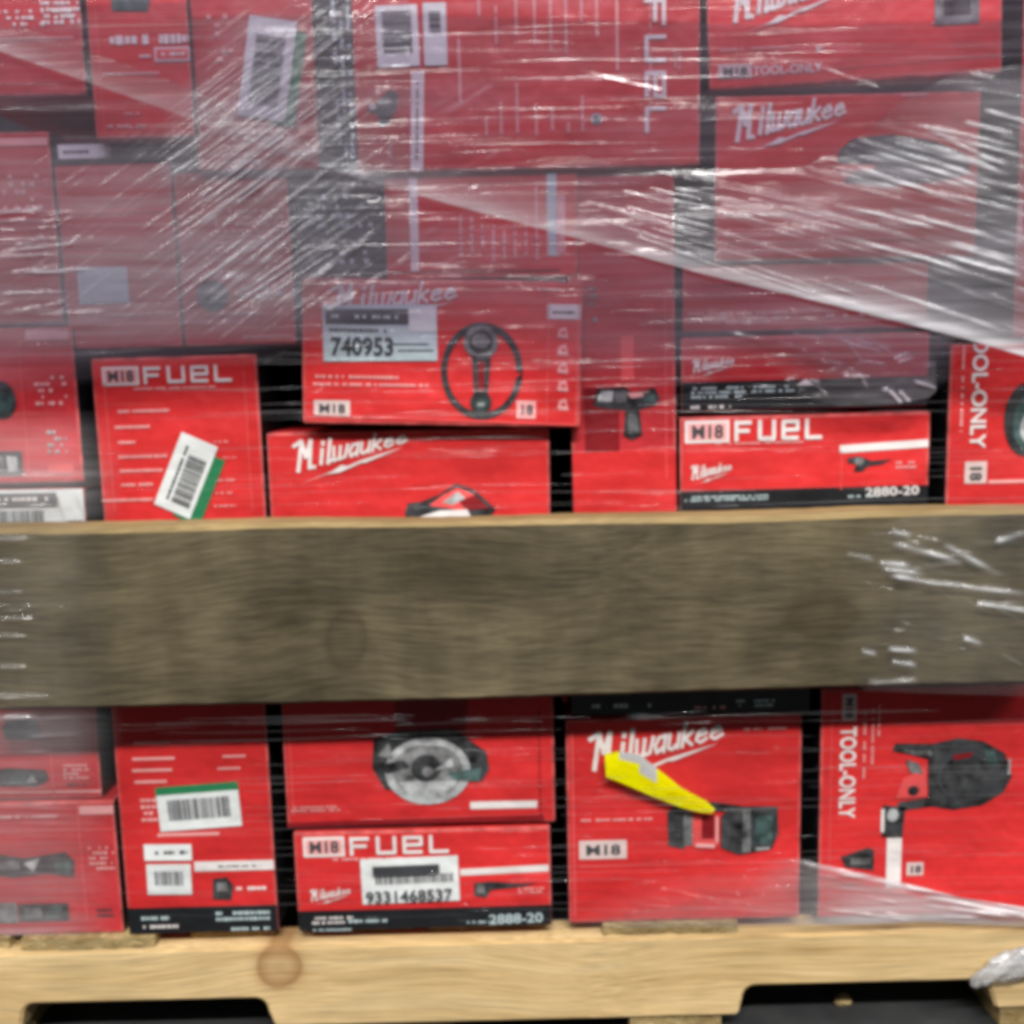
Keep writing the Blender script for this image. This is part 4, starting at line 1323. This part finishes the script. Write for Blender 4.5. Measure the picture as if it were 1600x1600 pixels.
# G: tail of film at the lower right, the light on its hem painted as thicker haze
gt = pl([(840, 1425), (980, 1380), (1100, 1352), (1240, 1340), (1400, 1376), (1500, 1402), (1680, 1430)])
gb = pl([(840, 1448), (1000, 1450), (1300, 1446), (1450, 1440), (1680, 1452)])
rg = []
for i in range(34):
    ax = random.uniform(880, 1560)
    ay = gt(ax) + random.uniform(6, 80)
    ln = random.uniform(40, 160)
    rg.append((ax, ay, ax + ln, ay + ln * random.uniform(0.05, 0.2), 2.4, random.uniform(0.0006, 0.002), 0.10))
for (ax, ay, bx, by, a_) in ((1236, 1341, 1420, 1384, 0.003), (1380, 1375, 1640, 1424, 0.0055), (1440, 1398, 1660, 1436, 0.005), (1480, 1414, 1660, 1442, 0.005)):
    rg.append((ax, ay + 4, bx, by + 4, 5, a_, 0.6))
film('hazy tail of film along the pallet, its hem painted bright at the lower right', 840, 1680, gt, gb, lambda X, Y: -0.016 + 0 * X, 0.26, 340, 70, rg, 0.0004, FILM_CLEAR, seed=71, hazef=lambda X, Y: (0.35 + 0.75 * ramp_px(1150, 1300)(X)) * (0.5 + 0.5 * ramp_px(0, 30)(Y - gt(X)) + 0.9 * ramp_px(1250, 1400)(X)), cover=lambda X, Y: np.clip(ramp_px(0, 60)(Y - gt(X)) * ramp_px(840, 1000)(X) + ramp_px(1180, 1250)(X), 0, 1))


# thin horizontal stretch lines of the otherwise invisible film lower down
def crease_lines(label, x0, x1, y0, y1, Yf, n, seed):
    r_ = random.Random(seed)
    vs, fs, hz = [], [], []
    for i in range(n):
        ln = r_.uniform(90, 420)
        xa = r_.uniform(x0 - 60, x1 - 40)
        ya = r_.uniform(y0, y1)
        sl = r_.uniform(-0.03, -0.012)
        h_ = r_.uniform(0.03, 0.11)
        wd = r_.uniform(0.8, 1.7)
        m = 12
        b = len(vs)
        for k in range(m + 1):
            t = k / m
            xx = min(max(xa + ln * t, x0), x1)
            yy = ya + sl * (xx - xa) + 1.2 * math.sin(t * 5 + i)
            w_ = wd * math.sin(math.pi * min(max(t, 0.02), 0.98)) ** 0.6
            for q, dd in ((-w_, 0.0), (0, 0.0002), (w_, 0.0)):
                vs.append(at(xx, yy + q, Yf(yy) - dd))
                hz.append(h_ if q == 0 else 0.0)
        for k in range(m):
            for q in (0, 1):
                fs.append((b + k * 3 + q, b + k * 3 + q + 1, b + k * 3 + q + 4, b + k * 3 + q + 3))
    me = bpy.data.meshes.new('film_crease')
    me.from_pydata([tuple(v) for v in vs], [], fs)
    me.polygons.foreach_set('use_smooth', [True] * len(fs))
    a = me.attributes.new('haze', 'FLOAT', 'POINT')
    a.data.foreach_set('value', hz)
    a = me.attributes.new('cover', 'FLOAT', 'POINT')
    a.data.foreach_set('value', [1.0] * len(hz))
    o = link('film_crease', me, [FILM_CLEAR])
    return tag(o, label, 'plastic film', kind='stuff')


crease_lines('fine horizontal stretch lines of film in front of the boxes below the board', 180, 1620, 1115, 1440, lambda y: -0.060 + 0.046 * min(max((y - 1115) / 300, 0), 1), 150, 3)
crease_lines('fine horizontal stretch lines of film just above the board', 150, 1620, 560, 795, lambda y: -0.052 - 0.008 * (y - 560) / 235, 110, 4)
crease_lines('fine horizontal stretch lines of film across the top tiers', 0, 1620, -20, 560, lambda y: -0.0645, 260, 6)

# H: twisted rope of film over the pallet corner
def film_rope(label, pts, wd, Y, seed):
    r_ = random.Random(seed)
    n, k = 44, 14
    vs, fs, hz = [], [], []
    P_ = [at(p[0], p[1], Y) for p in pts]
    for i in range(n + 1):
        t = i / n * (len(P_) - 1)
        a = min(int(t), len(P_) - 2)
        p = P_[a].lerp(P_[a + 1], t - a)
        d = (P_[a + 1] - P_[a]).normalized()
        up = Vector((0, -1, 0)).cross(d).normalized()
        ww = wd[a] + (wd[a + 1] - wd[a]) * (t - a)
        for j in range(k):
            an = 2 * math.pi * j / k
            rr_ = ww * (1 + 0.35 * math.sin(4 * an + i * 0.35) + r_.uniform(-0.08, 0.08))
            vs.append(p + up * (rr_ * math.cos(an)) + Vector((0, -1, 0)) * (rr_ * 0.45 * math.sin(an)))
            hz.append(0.40 + 0.2 * r_.random())
    for i in range(n):
        for j in range(k):
            fs.append((i * k + j, i * k + (j + 1) % k, (i + 1) * k + (j + 1) % k, (i + 1) * k + j))
    me = bpy.data.meshes.new('film_rope')
    me.from_pydata([tuple(v) for v in vs], [], fs)
    me.polygons.foreach_set('use_smooth', [True] * len(fs))
    a = me.attributes.new('haze', 'FLOAT', 'POINT')
    a.data.foreach_set('value', hz)
    a = me.attributes.new('cover', 'FLOAT', 'POINT')
    a.data.foreach_set('value', [1.0] * len(hz))
    o = link('film_rope', me, [FILM_CLEAR])
    return tag(o, label, 'plastic film')


film_rope('twisted strand of film wrapped over the pallet at the lower right corner', [(1690, 1470), (1600, 1502), (1560, 1516), (1528, 1532), (1522, 1542)], [0.017, 0.014, 0.011, 0.007, 0.003], SY - 0.008, 5)

# ================================================================ SMALL THINGS
# yellow tape scrap stuck on the film in front of the box
bm = bmesh.new()
out_t = [(945, 1178), (968, 1174), (1000, 1180), (1026, 1200), (1066, 1232), (1104, 1252), (1117, 1264)]
out_b = [(947, 1214), (968, 1222), (998, 1235), (1026, 1247), (1062, 1261), (1092, 1269), (1113, 1271)]
rows = []
for k, (a, b) in enumerate(zip(out_t, out_b)):
    rw = []
    for j in range(5):
        t = j / 4
        yy = -0.0125 - 0.002 * max(0.0, 1 - k / 2.5) - 0.0006 * math.sin(math.pi * t) - 0.0004 * math.sin(k * 2.1 + t * 3)
        rw.append(bm.verts.new(at(a[0] + (b[0] - a[0]) * t, a[1] + (b[1] - a[1]) * t, yy)))
    rows.append(rw)
for k in range(len(rows) - 1):
    for j in range(4):
        f = bm.faces.new((rows[k][j], rows[k][j + 1], rows[k + 1][j + 1], rows[k + 1][j]))
        f.material_index = 1 if (k in (1, 2) and j == 0) or (k == 2 and j == 1) else 0
bmesh.ops.solidify(bm, geom=list(bm.faces), thickness=0.0006)
bmesh.ops.recalc_face_normals(bm, faces=bm.faces)
o = link('tape_scrap', bm_mesh('tape_scrap', bm), [M['yellow'], M['paper']])
tag(o, 'bright yellow tapered scrap of tape stuck across the white logo', 'tape')

# wood chip on the floor in the right notch
d = ray(1318, 1561)
p = EYE + d * ((0.006 - EYE.z) / d.z)
bm = bmesh.new()
bmesh.ops.create_icosphere(bm, subdivisions=2, radius=1)
for v in bm.verts:
    v.co = Vector((v.co.x * 0.010, v.co.y * 0.007, v.co.z * 0.006)) * random.uniform(0.75, 1.15)
o = link('wood_chip', bm_mesh('wood_chip', bm), [pine_end])
o.location = (p.x, p.y, 0.005)
tag(o, 'pale wood chip on the floor inside the right pallet notch', 'wood chip')
